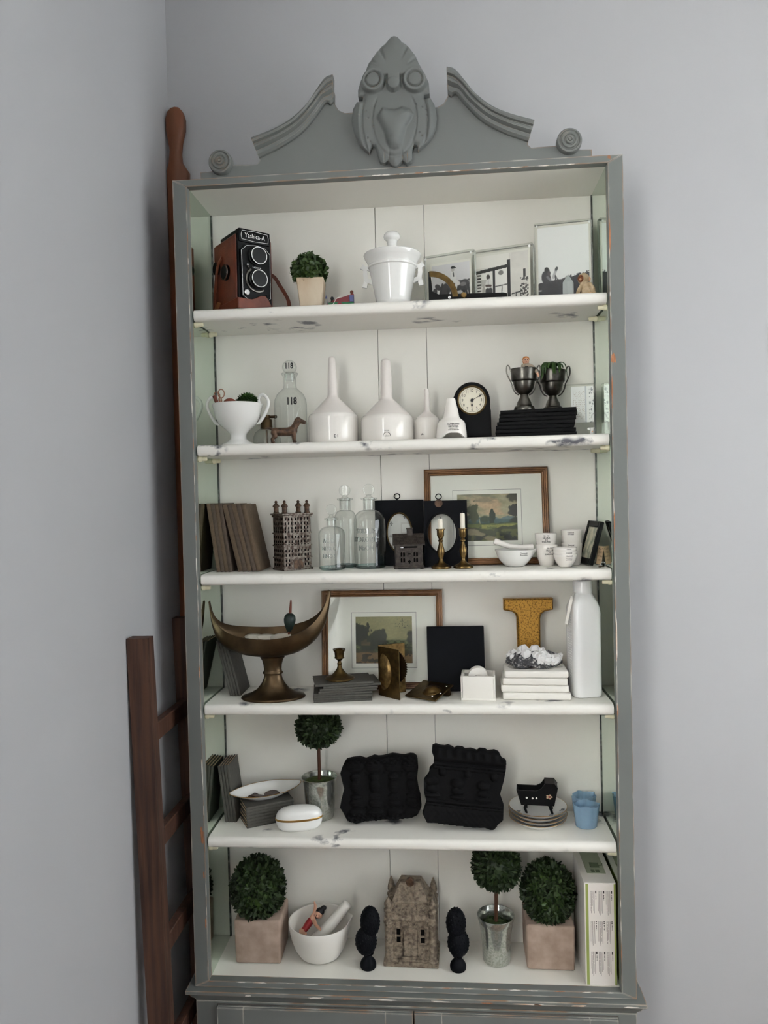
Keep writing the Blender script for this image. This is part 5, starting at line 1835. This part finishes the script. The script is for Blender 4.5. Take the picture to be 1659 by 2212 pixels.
# ================================================================ fifth shelf
for k in range(4):
    standing_book('slim_grey_book', '%s of four slim grey books leaning at the left of the fifth shelf' % ('leftmost', 'second', 'third', 'rightmost')[k], (-397.5 + k * 6.4, 78, S5), 122 + k, 70, 5.6, 6.6 + .0 * k,
                  'bookgrey', group='slim grey books on the fifth shelf')
z = S5
for k, (dx, rz) in enumerate(((0, 29), (1, 28), (-1, 30), (0, 28), (1, 27), (-1, 29), (0, 28))):
    booklet('stacked_grey_book', 'slim grey book, %s of the stack under the oval dish' % (ORD[k] if k < 6 else 'topmost'), 'book', (-311 + dx, 100, z), 104, 62, 6.2, rz, 'bookgrey', group='grey books under the oval dish', ct=.8)
    z += 6.3
ZD = z
t = thing('oval_dish', 'white pointed oval dish with gold rim on the grey book stack', 'dish', (-314, 103, ZD + 3.2), 28, rx=8)
b = B()
rings = []
for k, z in ((.42, 0), (.5, .6), (.62, 5), (.84, 12), (1, 17.5), (1.015, 18.4), (.97, 18.2), (.8, 11.5), (.58, 4.5), (.4, 3)):
    ring = []
    for i in range(64):
        a = 2 * PI * i / 64
        c, s_ = math.cos(a), math.sin(a)
        lift = 3 * abs(c) ** 6 * max(0, (z - 6) / 12)
        ring.append((79 * k * c * (1 + .0 * abs(c)), 32 * k * s_ * (1 - .35 * abs(c) ** 3), z + lift))
    rings.append(ring)
b.rings(rings)
b.build('dish_body', 'ceramic', t, 60)
B().tube([(79.6 * math.cos(a), 32.3 * math.sin(a) * (1 - .35 * abs(math.cos(a)) ** 3), 18.3 + 3 * abs(math.cos(a)) ** 6) for a in [2 * PI * i / 64 for i in range(64)]], .8, 6, closed=True).build('gold_rim', 'goldedge', t)
for k, (x, y, z) in enumerate(((-340, 92, 6), (-327, 96, 7.4), (-299, 108, 6.2), (-302, 106, 8.6))):
    o = B().lathe([(0, 0), (15, 0), (15.5, .8), (15, 1.8), (13.6, 1.8), (13.2, 1.4), (0, 1.5)], 32).build('old_coin', 'coin', None, 40)
    o.location = Vector((x, y, ZD + z)) * .001
    o.rotation_euler = (R((8, -4, 6, -3)[k]), R((6, 12, -5, 3)[k]), R(40 * k))
    tag(o, ('leftmost dark copper coin lying in the oval dish', 'dark copper coin overlapping the leftmost one in the oval dish', 'lower dark coin of the right pair in the oval dish', 'top dark coin of the right pair in the oval dish')[k], 'coin', 'old coins in the oval dish')
t = thing('porcelain_box', 'white oval lidded porcelain box with a gold band', 'box', (-231, 54, S5), 13)


def oval(b, prof, a_, c_, n=56, ex=2.2):
    rings = []
    for k, z in prof:
        ring = []
        for i in range(n):
            q = 2 * PI * i / n
            c, s_ = math.cos(q), math.sin(q)
            m_ = (abs(c) ** ex + abs(s_) ** ex) ** (-1 / ex)
            ring.append((a_ * k * m_ * c, c_ * k * m_ * s_, z))
        rings.append(ring)
    return b.rings(rings)


oval(B(), [(.7, 0), (.82, 1), (.93, 7), (.99, 15), (1, 22)], 49, 22).build('base', 'ceramic', t, 60)
oval(B(), [(1.01, 22), (1.025, 23), (1.025, 25.6), (1.01, 26.4)], 49, 22).build('gold_band', 'goldedge', t, 40)
oval(B(), [(1, 26.2), (.99, 30), (.95, 35), (.86, 40.5), (.7, 44.5), (.45, 47), (.15, 48)], 49, 22).build('lid', 'ceramic', t, 60)


def topiary(loc, prof, zm, rm, zball, r_, rz_, label, seed, moss_leaf=False, lean_=0, ly=0):
    t = thing('topiary', label, 'plant', loc, 0)
    B().lathe(prof, 48).build('pot', 'mercury', t, 50)
    b = B()
    b.lathe([(0, zm - 3), (rm, zm - 3), (rm, zm - 1), (rm * .6, zm + 3), (0, zm + 5)], 28)
    b.build('moss', 'moss', t, 60)
    if moss_leaf:
        foliage('moss_leaves', t, 0, 0, zm - 2, rm * .95, 14, 60, 13, 6, 'leaf', seed + 50, zmin=0, tilt=.35)
    B().tube([(0, 0, zm - 4), (1 + lean_, ly * .4, zm + 30), (2 + lean_, ly, zball - rz_ * .5)], [4, 3.6, 4], 10).build('stem', 'stem', t)
    foliage('foliage', t, 3 + lean_, ly, zball, r_, rz_, 950, 12, 6.5, 'leaf2', seed, tilt=.75)
    return t


topiary((-196, 113, S5), [(0, 0), (27, 0), (29, 2), (32, 30), (35.5, 75), (38, 86), (39.5, 88), (38.5, 89), (36.5, 86), (34, 76), (33, 72), (0, 72)], 78, 33, 200, 49, 41, 'boxwood topiary in silver mercury glass pot on the fifth shelf', 31, ly=-14)

# ---- carved black blocks
blk1 = [(-136, 128), (-133, 131), (-120, 134), (-105, 136), (-92, 132), (-79, 137), (-74, 139), (-65, 137), (-55, 138), (-43, 141), (-34, 143), (-19, 141), (-9, 140), (4, 143), (12, 142), (17, 138), (19, 131), (20, 112), (17, 90), (21, 68), (24, 57), (26, 35), (18, 20), (7, 14), (-11, 12), (-32, 9), (-53, 10), (-71, 7), (-91, 6), (-112, 0), (-131, 6), (-140, 22), (-147, 33), (-144, 49), (-138, 72), (-143, 91), (-146, 104), (-141, 118)]
t = thing('carved_block', 'black carved wooden block with four rows of bead columns, at left', 'carved block', (0, 72, S5 + 2.9), 0, rx=-7)


def b1h(X, Z, D):
    h = 5 * (1 - np.exp(-np.maximum(D, 0) / 4)) - 1
    for i, x0 in enumerate((-112, -72, -31, 6)):
        xx = X - x0 - (Z - 70) * (-.04)
        col = np.exp(-(xx / 11) ** 4)
        z0 = 72 + i * 2
        for zc, hz, wd in ((118, 13, 18), (96, 9, 11), (78, 14, 11), (56, 7, 12), (44, 10, 14), (24, 9, 17)):
            e = 1 - ((xx) / wd) ** 2 - ((Z - zc - i * 1.2) / hz) ** 2
            h = np.maximum(h, 4 + 6 * np.sqrt(np.clip(e, 0, 1)) * (1 + .1 * np.sin(Z * 1.3)))
    for i in range(4):
        for zc in (34, 104):
            h = h - 3 * np.exp(-(((X + 92 - i * 39) ** 2 + (Z - zc - i * 1.5) ** 2) / 8))
    top = ss(120, 128, Z)
    h = h + top * (2 * np.sin(X * .45) * np.sin(Z * .7) + 1)
    low = ss(28, 18, Z)
    h = h + low * 1.6 * np.sin(X * .6 + Z * .3) * np.sin(Z * .55)
    return h + .35 * np.sin(X * 1.9) * np.sin(Z * 2.1)


b = B().prism(blk1, -2, 22, cham=2)
relief(b, blk1, -2, b1h, 1.4)
b.build('block', 'carvedblack', t, 50)
blk2 = [(52, 166), (59, 169), (68, 166), (78, 165), (85, 167), (95, 163), (98, 160), (104, 164), (115, 163), (121, 159), (133, 160), (146, 156), (151, 160), (163, 159), (168, 155), (182, 157), (191, 153), (197, 141), (205, 137), (204, 121), (199, 98), (190, 70), (197, 50), (195, 20), (185, 12), (177, 1), (168, 0), (157, 4), (129, 5), (106, 7), (84, 9), (61, 12), (38, 13), (29, 31), (38, 55), (33, 74), (33, 97), (44, 111), (45, 120), (54, 128), (55, 144), (51, 155)]
t = thing('carved_block', 'taller black carved wooden block with scalloped top and urn motifs', 'carved block', (0, 48, S5 + 4), 0, rx=-9)


def b2h(X, Z, D):
    h = 5 * (1 - np.exp(-np.maximum(D, 0) / 4)) - 1
    Zt = Z + (X - 115) * .09
    for z0, wd, a in ((148, 13, 7), (128, 3, 5), (121, 3, 4), (53, 3.5, 5), (46, 2.5, 4), (26, 16, 3)):
        h = np.maximum(h, a * np.exp(-(np.abs(Zt - z0) / wd) ** 6) + 4)
    h = h + 2.5 * np.sin(X * .32) * np.exp(-((Zt - 152) / 9) ** 2)
    for x0 in (52, 104, 158):
        for dx, zc, hz, wd in ((-2, 92, 9, 14), (-2, 76, 8, 13), (-2, 64, 5, 16), (20, 112, 9, 8)):
            e = 1 - ((X - x0 - dx) / wd) ** 2 - ((Zt - zc) / hz) ** 2
            h = np.maximum(h, 4 + 7 * np.sqrt(np.clip(e, 0, 1)))
    h = h + ss(42, 34, Zt) * .7 * np.sin(X * .5) * np.sin(Zt * .5)
    return h + .35 * np.sin(X * 1.9) * np.sin(Z * 2.1)


b = B().prism(blk2, -2, 24, cham=2)
relief(b, blk2, -2, b2h, 1.4)
b.build('block', 'carvedblack', t, 50)

# ---- plates, cradle, blue glass
z = S5
for k in range(4):
    t = thing('small_plate', ('lowest of four small stacked white plates', 'second small white plate from the bottom of the stack', 'third small white plate from the bottom of the stack', 'topmost small white plate, painted, under the black cradle')[k], 'plate', (270 + (k % 2), 93 + (k % 3) * .5, z), 20 * k, 'small stacked plates')
    r_ = 60 - (k == 0) * 1
    B().lathe([(0, 1), (30, 1), (31, 0), (33, 0), (34, 2), (48, 7), (r_ - 1, 15.2), (r_, 16.2), (r_ - .8, 17), (48, 9.4), (34, 4.2), (0, 3.4)], 64).build('dish', 'ceramic', t, 60)
    B().tube([((r_ - .2) * math.cos(R(a)), (r_ - .2) * math.sin(R(a)), 16.4) for a in range(0, 360, 5)], .75, 6, closed=True).build('gilt_rim', 'goldedge', t)
    if k == 3:
        for an, rr in ((-60 + 0, 44), (-150, 50), (-18, 52)):
            a = R(an - 60)
            b = B()
            zz = 5 + (rr - 34) * .42
            for q in range(6):
                c = R(60 * q)
                b.ball(rr * math.cos(a) + 3 * math.cos(c), rr * math.sin(a) + 3 * math.sin(c), zz + 1.2, 2.4, 1.5, .8, 8, 5)
            b.tube([(rr * math.cos(a) - 9, rr * math.sin(a) + 4, zz + .6), (rr * math.cos(a), rr * math.sin(a), zz + 1), (rr * math.cos(a) + 8, rr * math.sin(a) - 2, zz + 1)], .6, 5)
            b.build('painted_sprig', 'greyink', t, 0)
    z += 7.4
ZC_ = z - 7.4 + 4
t = thing('toy_cradle', 'tiny black painted cradle with flowers standing on the plates', 'cradle', (270, 92, ZC_ + .3), -6)
W0, W1 = 34, 43
b = B()
side = [(-W0, 18), (W0, 18), (W1 - 3, 46), (W1 - 1, 56), (34, 64), (16, 64), (8, 53), (-2, 48), (-W1, 48)]
for y0, y1 in ((-17, -14), (14, 17)):
    b.prism(side, y0, y1)
b.box(-W0, W0, -15, 15, 17, 20)
b.rings([[(-W0 - o_, y, 18) if q == 0 else (-W1 - o_, y, 48) for q, y in ((0, -15), (0, 15), (1, 15), (1, -15))] for o_ in (-2, 0)])
b.rings([[(W0 - o_, -15, 18), (W0 - o_, 15, 18), (W1 - 2 - o_, 15, 54), (W1 - 2 - o_, -15, 54)] for o_ in (2, 0)])
b.rings([[(x, -17, z) if k == 0 else (x, 17, z) for k, x, z in ((0, 16, 62), (0, 34, 62), (0, 41, 55), (0, 41, 57), (0, 35, 65), (0, 15, 65))], [(x, 17, z) for x, z in ((16, 62), (34, 62), (41, 55), (41, 57), (35, 65), (15, 65))]])
b.build('cradle_box', 'black', t, 20)
for x in (-26, 27):
    for y in (-14, 14):
        B().tube([(x - 3 * (1 if x > 0 else -1), y, 19), (x, y, 10), (x + 3, y - 1, 1.5), (x + 5, y - 1, 0.8)], [3.4, 3, 2.4, 1.6], 8).build('leg', 'black', t)
b = B()
for x, z, r_ in ((-22, 33, 2.2), (-10, 32.5, 2), (-2, 33, 2)):
    b.ball(x, -17.2, z, r_, .8, r_, 8, 5)
b.build('painted_dots', 'paper', t, 0)
b = B()
for q in range(5):
    b.ball(24 + 4.6 * math.cos(R(72 * q)), -17.2, 37 + 3.6 * math.sin(R(72 * q)), 2.4, .8, 1.7, 8, 5)
b.build('painted_flower', 'page', t, 0)
B().ball(24, -17.8, 37, 2, .8, 2, 8, 5).build('flower_heart', 'redcloth', t)


def blue(loc, label, rz):
    t = thing('blue_glass_holder', label, 'glass holder', loc, rz, None)
    b = B()
    rings = []
    for r_, z, q in ((20, 0, 0), (22, 2, 0), (23, 12, .3), (25, 28, .8), (26.5, 42, 1.2), (27, 47, 1.6), (25, 47.5, 1.6), (23, 40, 1), (19, 8, .3)):
        rings.append([(r_ * (1 + .035 * q * math.cos(9 * a)) * math.cos(a), r_ * (1 + .035 * q * math.cos(9 * a)) * math.sin(a) * .8, z + (q > .5) * .9 * q * math.cos(4 * a)) for a in [2 * PI * i / 72 for i in range(72)]])
    b.rings(rings)
    b.build('glass', 'blueglass', t, 60)


blue((368, 80, S5), 'front one of two fluted blue glass holders', 0)
blue((372, 127, S5), 'back one of two fluted blue glass holders', 30)

# ================================================================ bottom shelf
for x, y, rz, zb, rx_, rz_, seed, lb, dx in ((-329, 102, 1, 146, 59, 68, 71, 'large boxwood ball in pale terracotta cube pot, at left', -4), (288, 106, -1, 147, 56, 66, 72, 'large boxwood ball in pale terracotta cube pot, right beside the carton', 0)):
    t = thing('potted_boxwood', lb, 'plant', (x, y, S6), rz)
    b = B().box(-50, 50, -49, 49, 0, 94, bev=5, seg=3, taper=.97)
    for v in b.bm.verts:
        v.co += Vector((math.sin(v.co.z * .2 + v.co.y * .1), math.sin(v.co.x * .17), math.sin(v.co.x * .1 + v.co.y * .15))) * .8
        v.co.z = max(v.co.z, 0)
    b.build('pot', 'terra', t, 50)
    foliage('foliage', t, dx, -12, zb, rx_, rz_, 1500, 12, 7.5, 'leaf2', seed, tilt=.7)
    # a few pale tips among the dark leaves
    foliage('pale_tips', t, dx, -14, zb, rx_ * .99, rz_ * .99, 60, 10, 8, 'leaf', seed + 9, tilt=.6)
t = thing('mortar', 'deep white porcelain mortar with spout holding a doll and pestle', 'mortar', (-200, 92, S6), 0)
b = B()
rings = []
for r_, z in ((30, 0), (36, .6), (44, 6), (54, 22), (61, 42), (65, 62), (67, 76), (66.4, 78), (64, 77.4), (61.5, 62), (57, 42), (49, 22), (36, 9), (18, 5)):
    ring = []
    for i in range(72):
        a = 2 * PI * i / 72
        k = math.exp(-((((a - .25) + PI) % (2 * PI) - PI) / .16) ** 2) * max(0, (z - 55) / 22)
        ring.append(((r_ + 6 * k) * math.cos(a), (r_ + 6 * k) * math.sin(a) * .97, z))
    rings.append(ring)
b.rings(rings)
b.build('bowl', 'matte', t, 60)
t = thing('pestle', 'white porcelain pestle sticking out of the mortar over the doll', 'pestle', (-214, 78, S6 + 24), 0)
B().tube([(0, 0, 4), (3, 0, 6), (12, 4, 15), (30, 8, 36), (72, 16, 84), (75, 16.6, 87.5), (76, 16.8, 88.6)], [8, 15, 16.5, 13, 10.4, 10, 8], 24).build('rod', 'matte', t, 50)
# the little doll lying in the mortar
t = thing('china_doll', 'little black haired china doll in red lying in the mortar', 'doll', (-214, 102, S6 + 44), 0)
figure('body', [('t', [(-20, -8, 10), (-12, 0, 18), (-4, 4, 26)], [6.2, 7.2, 7.4]), ('t', [(-6, 5, 30), (0, 8, 38), (2, 10, 52)], [4.2, 3.8, 3.4]), ('t', [(2, 10, 52), (0, 10, 60)], [2.8, 2.2]),
                ('t', [(0, 0, 26), (6, -14, 24), (14, -22, 22)], [4.2, 3.8, 3.6]), ('t', [(14, -22, 22), (18, -26, 21)], [3.2, 2.4]), ('t', [(-20, -8, 10), (-24, -18, 9), (-14, -28, 12)], [4.6, 4.2, 3.4]), ('t', [(-22, -4, 10), (-28, -10, 8), (-26, -22, 10)], [4.4, 4, 3.2]), ('t', [(-2, 5, 28), (4, 7, 32)], [3.4, 3.2])], 'skin', t, 1, 3)
figure('red_suit', [('t', [(-19, -8, 10.5), (-12, -1, 18.5), (-8, 2, 23)], [7, 7.9, 7.8])], 'redcloth', t, 1, 2)
figure('head', [('b', 10, 6, 36, 8.6, 8, 9.2), ('b', 8, -2, 35, 1.4, 1.5, 1.6)], 'skin', t, .7, 2)
figure('hair', [('b', 12, 9, 40, 9.8, 8.6, 9), ('b', 20, 12, 47, 6.4, 5.6, 5), ('b', 3, 8, 32, 3, 6, 8)], 'hairblack', t, .9, 2)
for x, z in ((6, 38), (11.6, 38.4)):
    B().ball(x, -1.4, z, 1.1, .7, .9, 8, 6).build('eye', 'hairblack', t)
B().ball(8.6, -1.4, 31.6, 1.8, .8, .7, 8, 6).build('mouth', 'redcloth', t)


def finial(loc, label, sgn, off):
    t = thing('carved_finial', label, 'finial', loc, 0)
    B().lathe([(0, 0), (15, 0), (16.5, 2), (17, 8), (15, 14), (10, 20), (8, 24), (9, 28), (12, 30)], 28).build('foot', 'blueblack', t, 50)
    b = B()
    rnd_ = random.Random(3)
    for cx, cz, rx_, rz_ in ((-sgn * off * .6, 56, 23.5, 30), (sgn * off, 97, 21.5, 33)):
        b.ball(cx, 0, cz, rx_ * .96, rx_ * .9, rz_ * .97, 24, 16)
        ga = PI * (3 - math.sqrt(5))
        for i in range(150):
            zz = 1 - 2 * (i + .5) / 150
            rr = math.sqrt(1 - zz * zz)
            a = i * ga
            b.ball(cx + rr * math.cos(a) * rx_ * .915, rr * math.sin(a) * rx_ * .85, cz + zz * rz_ * .93, 1.9, 1.9, 2.6, 6, 4)
    b.build('scaled_lobes', 'blueblack', t, 60)


finial((-92, 54, S6), 'black two-lobed carved finial left of the iron house', 1, 6)
finial((96, 56, S6), 'black two-lobed carved finial right of the iron house', -1, 2.5)

# ---- big iron house bank
t = thing('mansion_bank', 'taupe cast iron house bank with mansard roof and corner turrets', 'bank', (-1, 98, S6), -2)
hw = B().box(-51, 51, -36, 36, 8, 97, bev=1).build('walls', 'stone', t, 0)
B().box(-58, 58, -43, 43, 0, 9, bev=1.5).box(-54, 54, -40, 40, 9, 14, bev=1).build('plinth', 'stone', t, 0)
b = B()
b.rings([[(-55 + o_, -41 + o_, z), (55 - o_, -41 + o_, z), (55 - o_, 41 - o_, z), (-55 + o_, 41 - o_, z)] for o_, z in ((1.5, 96), (0, 98), (0, 101), (4, 110), (8, 130), (7, 132), (9, 134))])
b.build('mansard_skirt', 'stone', t, 0)
b = B()
for r_ in range(4):
    for c in range(14):
        x = -34 + c * 5.2 + (2.6 if r_ % 2 else 0)
        b.at(x, -37.6 + r_ * 1.2, 108 + r_ * 5.5, rx=-12, ry=35).box(-1.2, 1.2, -1, 1, 0, 5.5)
b.build('skirt_tiles', 'stone', t, 0, kind='stuff')
b = B()
b.rings([[(-x, -y, z), (x, -y, z), (x, y, z), (-x, y, z)] for x, y, z in ((38, 31, 133), (35, 28, 140), (29, 22, 152), (23, 16, 164), (22, 15, 167), (20, 13, 167.5))])
ro_ = b.build('roof', 'stone', t, 0)
b = B()
for k in range(-3, 4):
    b.tube([(k * 1.4, -22 + 2.5, 159), (k * 3.4, -30, 139)], [.8, 1.1], 5)
b.build('roof_shell', 'stone', ro_)
B().at(0, -15, 168, rx=90).lathe([(9, -4), (9, 3), (7, 4.5), (6, 3), (0, 3.4)], 24).ball(0, 8, 0, 3).build('roof_medallion', 'iron', t)
for sx in (-1, 1):
    for sy in (-1, 1):
        b = B().at(sx * 46, sy * 33, 0)
        b.lathe([(10, 9), (11, 12), (8.6, 15), (8.6, 88), (10.6, 90), (10.6, 93), (9, 95), (8.4, 112), (9.6, 114), (9.6, 118), (6, 121), (8.4, 127), (8.2, 132), (7 if sy > 0 else 4, 138), (2.5, 141 if sy < 0 else 152), (0, 143 if sy < 0 else 156)], 16)
        b.build('corner_turret', 'stone', t, 40)
b = B()
for x in (-25, 26):
    for z in (50, 66):
        b.box(x - 4, x + 4, -36.5, -34, z, z + (11 if z < 60 else 12.5))
b.build('window_openings', 'bankdark', hw, 0)
for x in (-25, 26):
    b = B()
    b.tube([(x - 7, -36.5, 44), (x - 7, -36.5, 76)] + [(x + 7 * math.cos(R(a)), -36.5, 77 + 6 * math.sin(R(a))) for a in range(165, 0, -15)] + [(x + 7, -36.5, 76), (x + 7, -36.5, 44)], 1.4, 6)
    b.box(x - 9, x + 9, -38.5, -36, 42, 45).build('window_surround', 'stone', hw)
dp = [(-14, 22), (14, 22), (14, 76)] + [(14 * math.cos(R(a)), 76 + 6 * math.sin(R(a))) for a in range(15, 180, 15)] + [(-14, 76)]
B().prism(dp, -39, -36, cham=1).build('door', 'stone', hw, 30)
B().tube([(x * 1.18, -38, 20 + (z - 20) * 1.04) for x, z in dp], 1.3, 6, closed=True).build('door_surround', 'stone', hw)
for k in range(3):
    B().box(-26 + k * 3, 26 - k * 3, -46 + k * 3, -36, 9 + k * 4 - (4 if k else 3), 13 + k * 4, bev=.6).build('step', 'stone', t, 0)
b = B()
rnd = random.Random(8)
for i in range(60):
    x, z = rnd.uniform(-50, 50), rnd.choice((rnd.uniform(84, 96), rnd.uniform(14, 40), rnd.uniform(100, 130)))
    b.ball(x, -36.2 - (3 if z > 97 else 0), z, rnd.uniform(1, 2.6), 1.4, rnd.uniform(1, 2.4), 6, 4)
b.build('cast_ornament', 'stone', t, 60, kind='stuff')

topiary((178, 90, S6), [(0, 0), (26, 0), (28, 1.5), (29, 4), (30, 30), (32, 60), (36, 82), (39.5, 97), (39, 98.5), (37.5, 97), (34, 82), (31, 70), (0, 70)], 74, 31, 203, 52, 50, 'boxwood topiary in flared mercury glass tumbler on the bottom shelf', 41, True)

# ---- carton
t = thing('product_carton', 'narrow white and green carton with columns of print at the right end', 'carton', (381, 82, S6), 0)
B().box(-31, 31, -66, 66, 0, 206, bev=.7).build('box', 'carton', t, 0)
B().box(-31, 31, -66, 66, 206.2, 207.2).build('lid_flap', 'carton', t, 0)
B().box(-18, 20, -28, 66, 207.2, 207.7).build('lid_picture', 'cartonsage', t, 0)
b = B().box(-6, 12, -4, 16, 207.6, 208.2).box(-8, -1, -24, -14, 207.6, 208.2).box(1, 9, -24, -14, 207.6, 208.2)
b.tube([(12, 4, 208), (19, 6, 208), (20, 14, 208)], 1, 5).build('lid_print', 'cartondark', t, 0)
P = Print(150, 420, .3)
P.C[:] = np.array(lin('#ddd6cf')[:3])
P.rect(0, .13, 0, 1, '#8f9a52')
P.rect(.94, 1, 0, 1, '#8f9a52')
P.rect(0, .04, 0, 1, '#d5d0c6')
rnd = random.Random(2)
for r_ in range(3):
    for c in range(3):
        u0, v1 = .19 + c * .25, .93 - r_ * .30
        for q in range(5):
            ln = .20 if rnd.random() > .25 else rnd.uniform(.10, .18)
            P.put((np.abs(P.U - u0 - q * .031) < .0062) & (P.V < v1) & (P.V > v1 - ln - .02 * (q % 3)) & (fbm(P.V * 160, P.U * 4, q, 1) > .1), '#6d6864')
        P.rect(u0 + .158, u0 + .20, v1 - .025, v1, '#2f2827')
        if r_ == 1:
            P.rect(u0 + .158, u0 + .20, v1 - .015, v1 - .009, '#ddd6cf')
        P.put((np.abs(P.U - u0 - .18) < .011) & (P.V < v1 - .035) & (P.V > v1 - .09) & (fbm(P.V * 240, P.U * 60, 3, 1) > .35), '#3a3534')
P.card('printed_face', 61, 204, t, (0, -66.3, 1))
B().box(31, 31.2, -64, 64, 2, 204).build('side_print', 'cartongreen', t, 0)

# ---------------------------------------------------------------- patches where the cabinet paint is worn to bare wood or old white
BW = mat('bare_orange_wood', '#b07550', .7, n=(120, '#8f6244', .4, .6), stretch=(4, 4, .6))
OW = mat('old_white_coat', '#dcd8cf', .6, n=(30, '#c9a98c', .5, .7))
rnd = random.Random(99)


def worn(x, z, w_, h_, m, face=-5.15, parent=bc, n=16):
    out = []
    for i in range(n):
        a = 2 * PI * i / n
        k = rnd.uniform(.55, 1.15) * (abs(math.cos(a)) ** 4 + abs(math.sin(a)) ** 4) ** -.25
        out.append((x + w_ / 2 * k * math.cos(a), z + h_ / 2 * k * math.sin(a)))
    b = B()
    b.prism(out, face, face + .3)
    b.build('worn_patch', m, parent, 0)


for x, z, w_, h_, m in ((421, 1246, 10, 22, BW), (418, 1478, 3, 70, BW), (417.5, 1180, 2.6, 60, BW), (419, 1632, 7, 9, BW), (-422, 300, 7, 42, BW), (-418, 640, 3, 30, BW), (-419, 120, 3, 24, BW), (-420, 220, 3, 16, BW), (417.4, 930, 2.4, 40, BW),
                        (417.6, 700, 2.6, 90, OW), (-417.4, 850, 2, 50, OW), (-417.6, 430, 2.4, 60, OW), (-417.5, 1210, 2, 80, OW), (418, 560, 3, 24, BW)):
    worn(x, z, w_, h_, m)
for k in range(16):
    worn(-60 + k * 27 + rnd.uniform(-8, 8), 1622.4, rnd.uniform(10, 26), rnd.uniform(1, 2.4), OW if k % 4 else BW)
for k in range(18):
    worn(-400 + k * 47 + rnd.uniform(-14, 14), -.9, rnd.uniform(10, 30), rnd.uniform(1, 2.6), OW if k % 5 else BW)
for s in (-1, 1):
    for k in range(22):
        worn(s * 416.6, 60 + k * 70 + rnd.uniform(-25, 25), rnd.uniform(.8, 1.6), rnd.uniform(6, 34), OW if k % 3 else BW, n=10)
for x, w_, m in ((-190, 32, OW), (-130, 20, BW), (-50, 60, OW), (60, 40, OW), (150, 26, BW), (230, 60, OW), (250, 16, BW), (330, 30, OW), (430, 34, OW), (-330, 14, OW)):
    worn(x, -18.6, w_, rnd.uniform(2, 4), m, -20.2, ba)
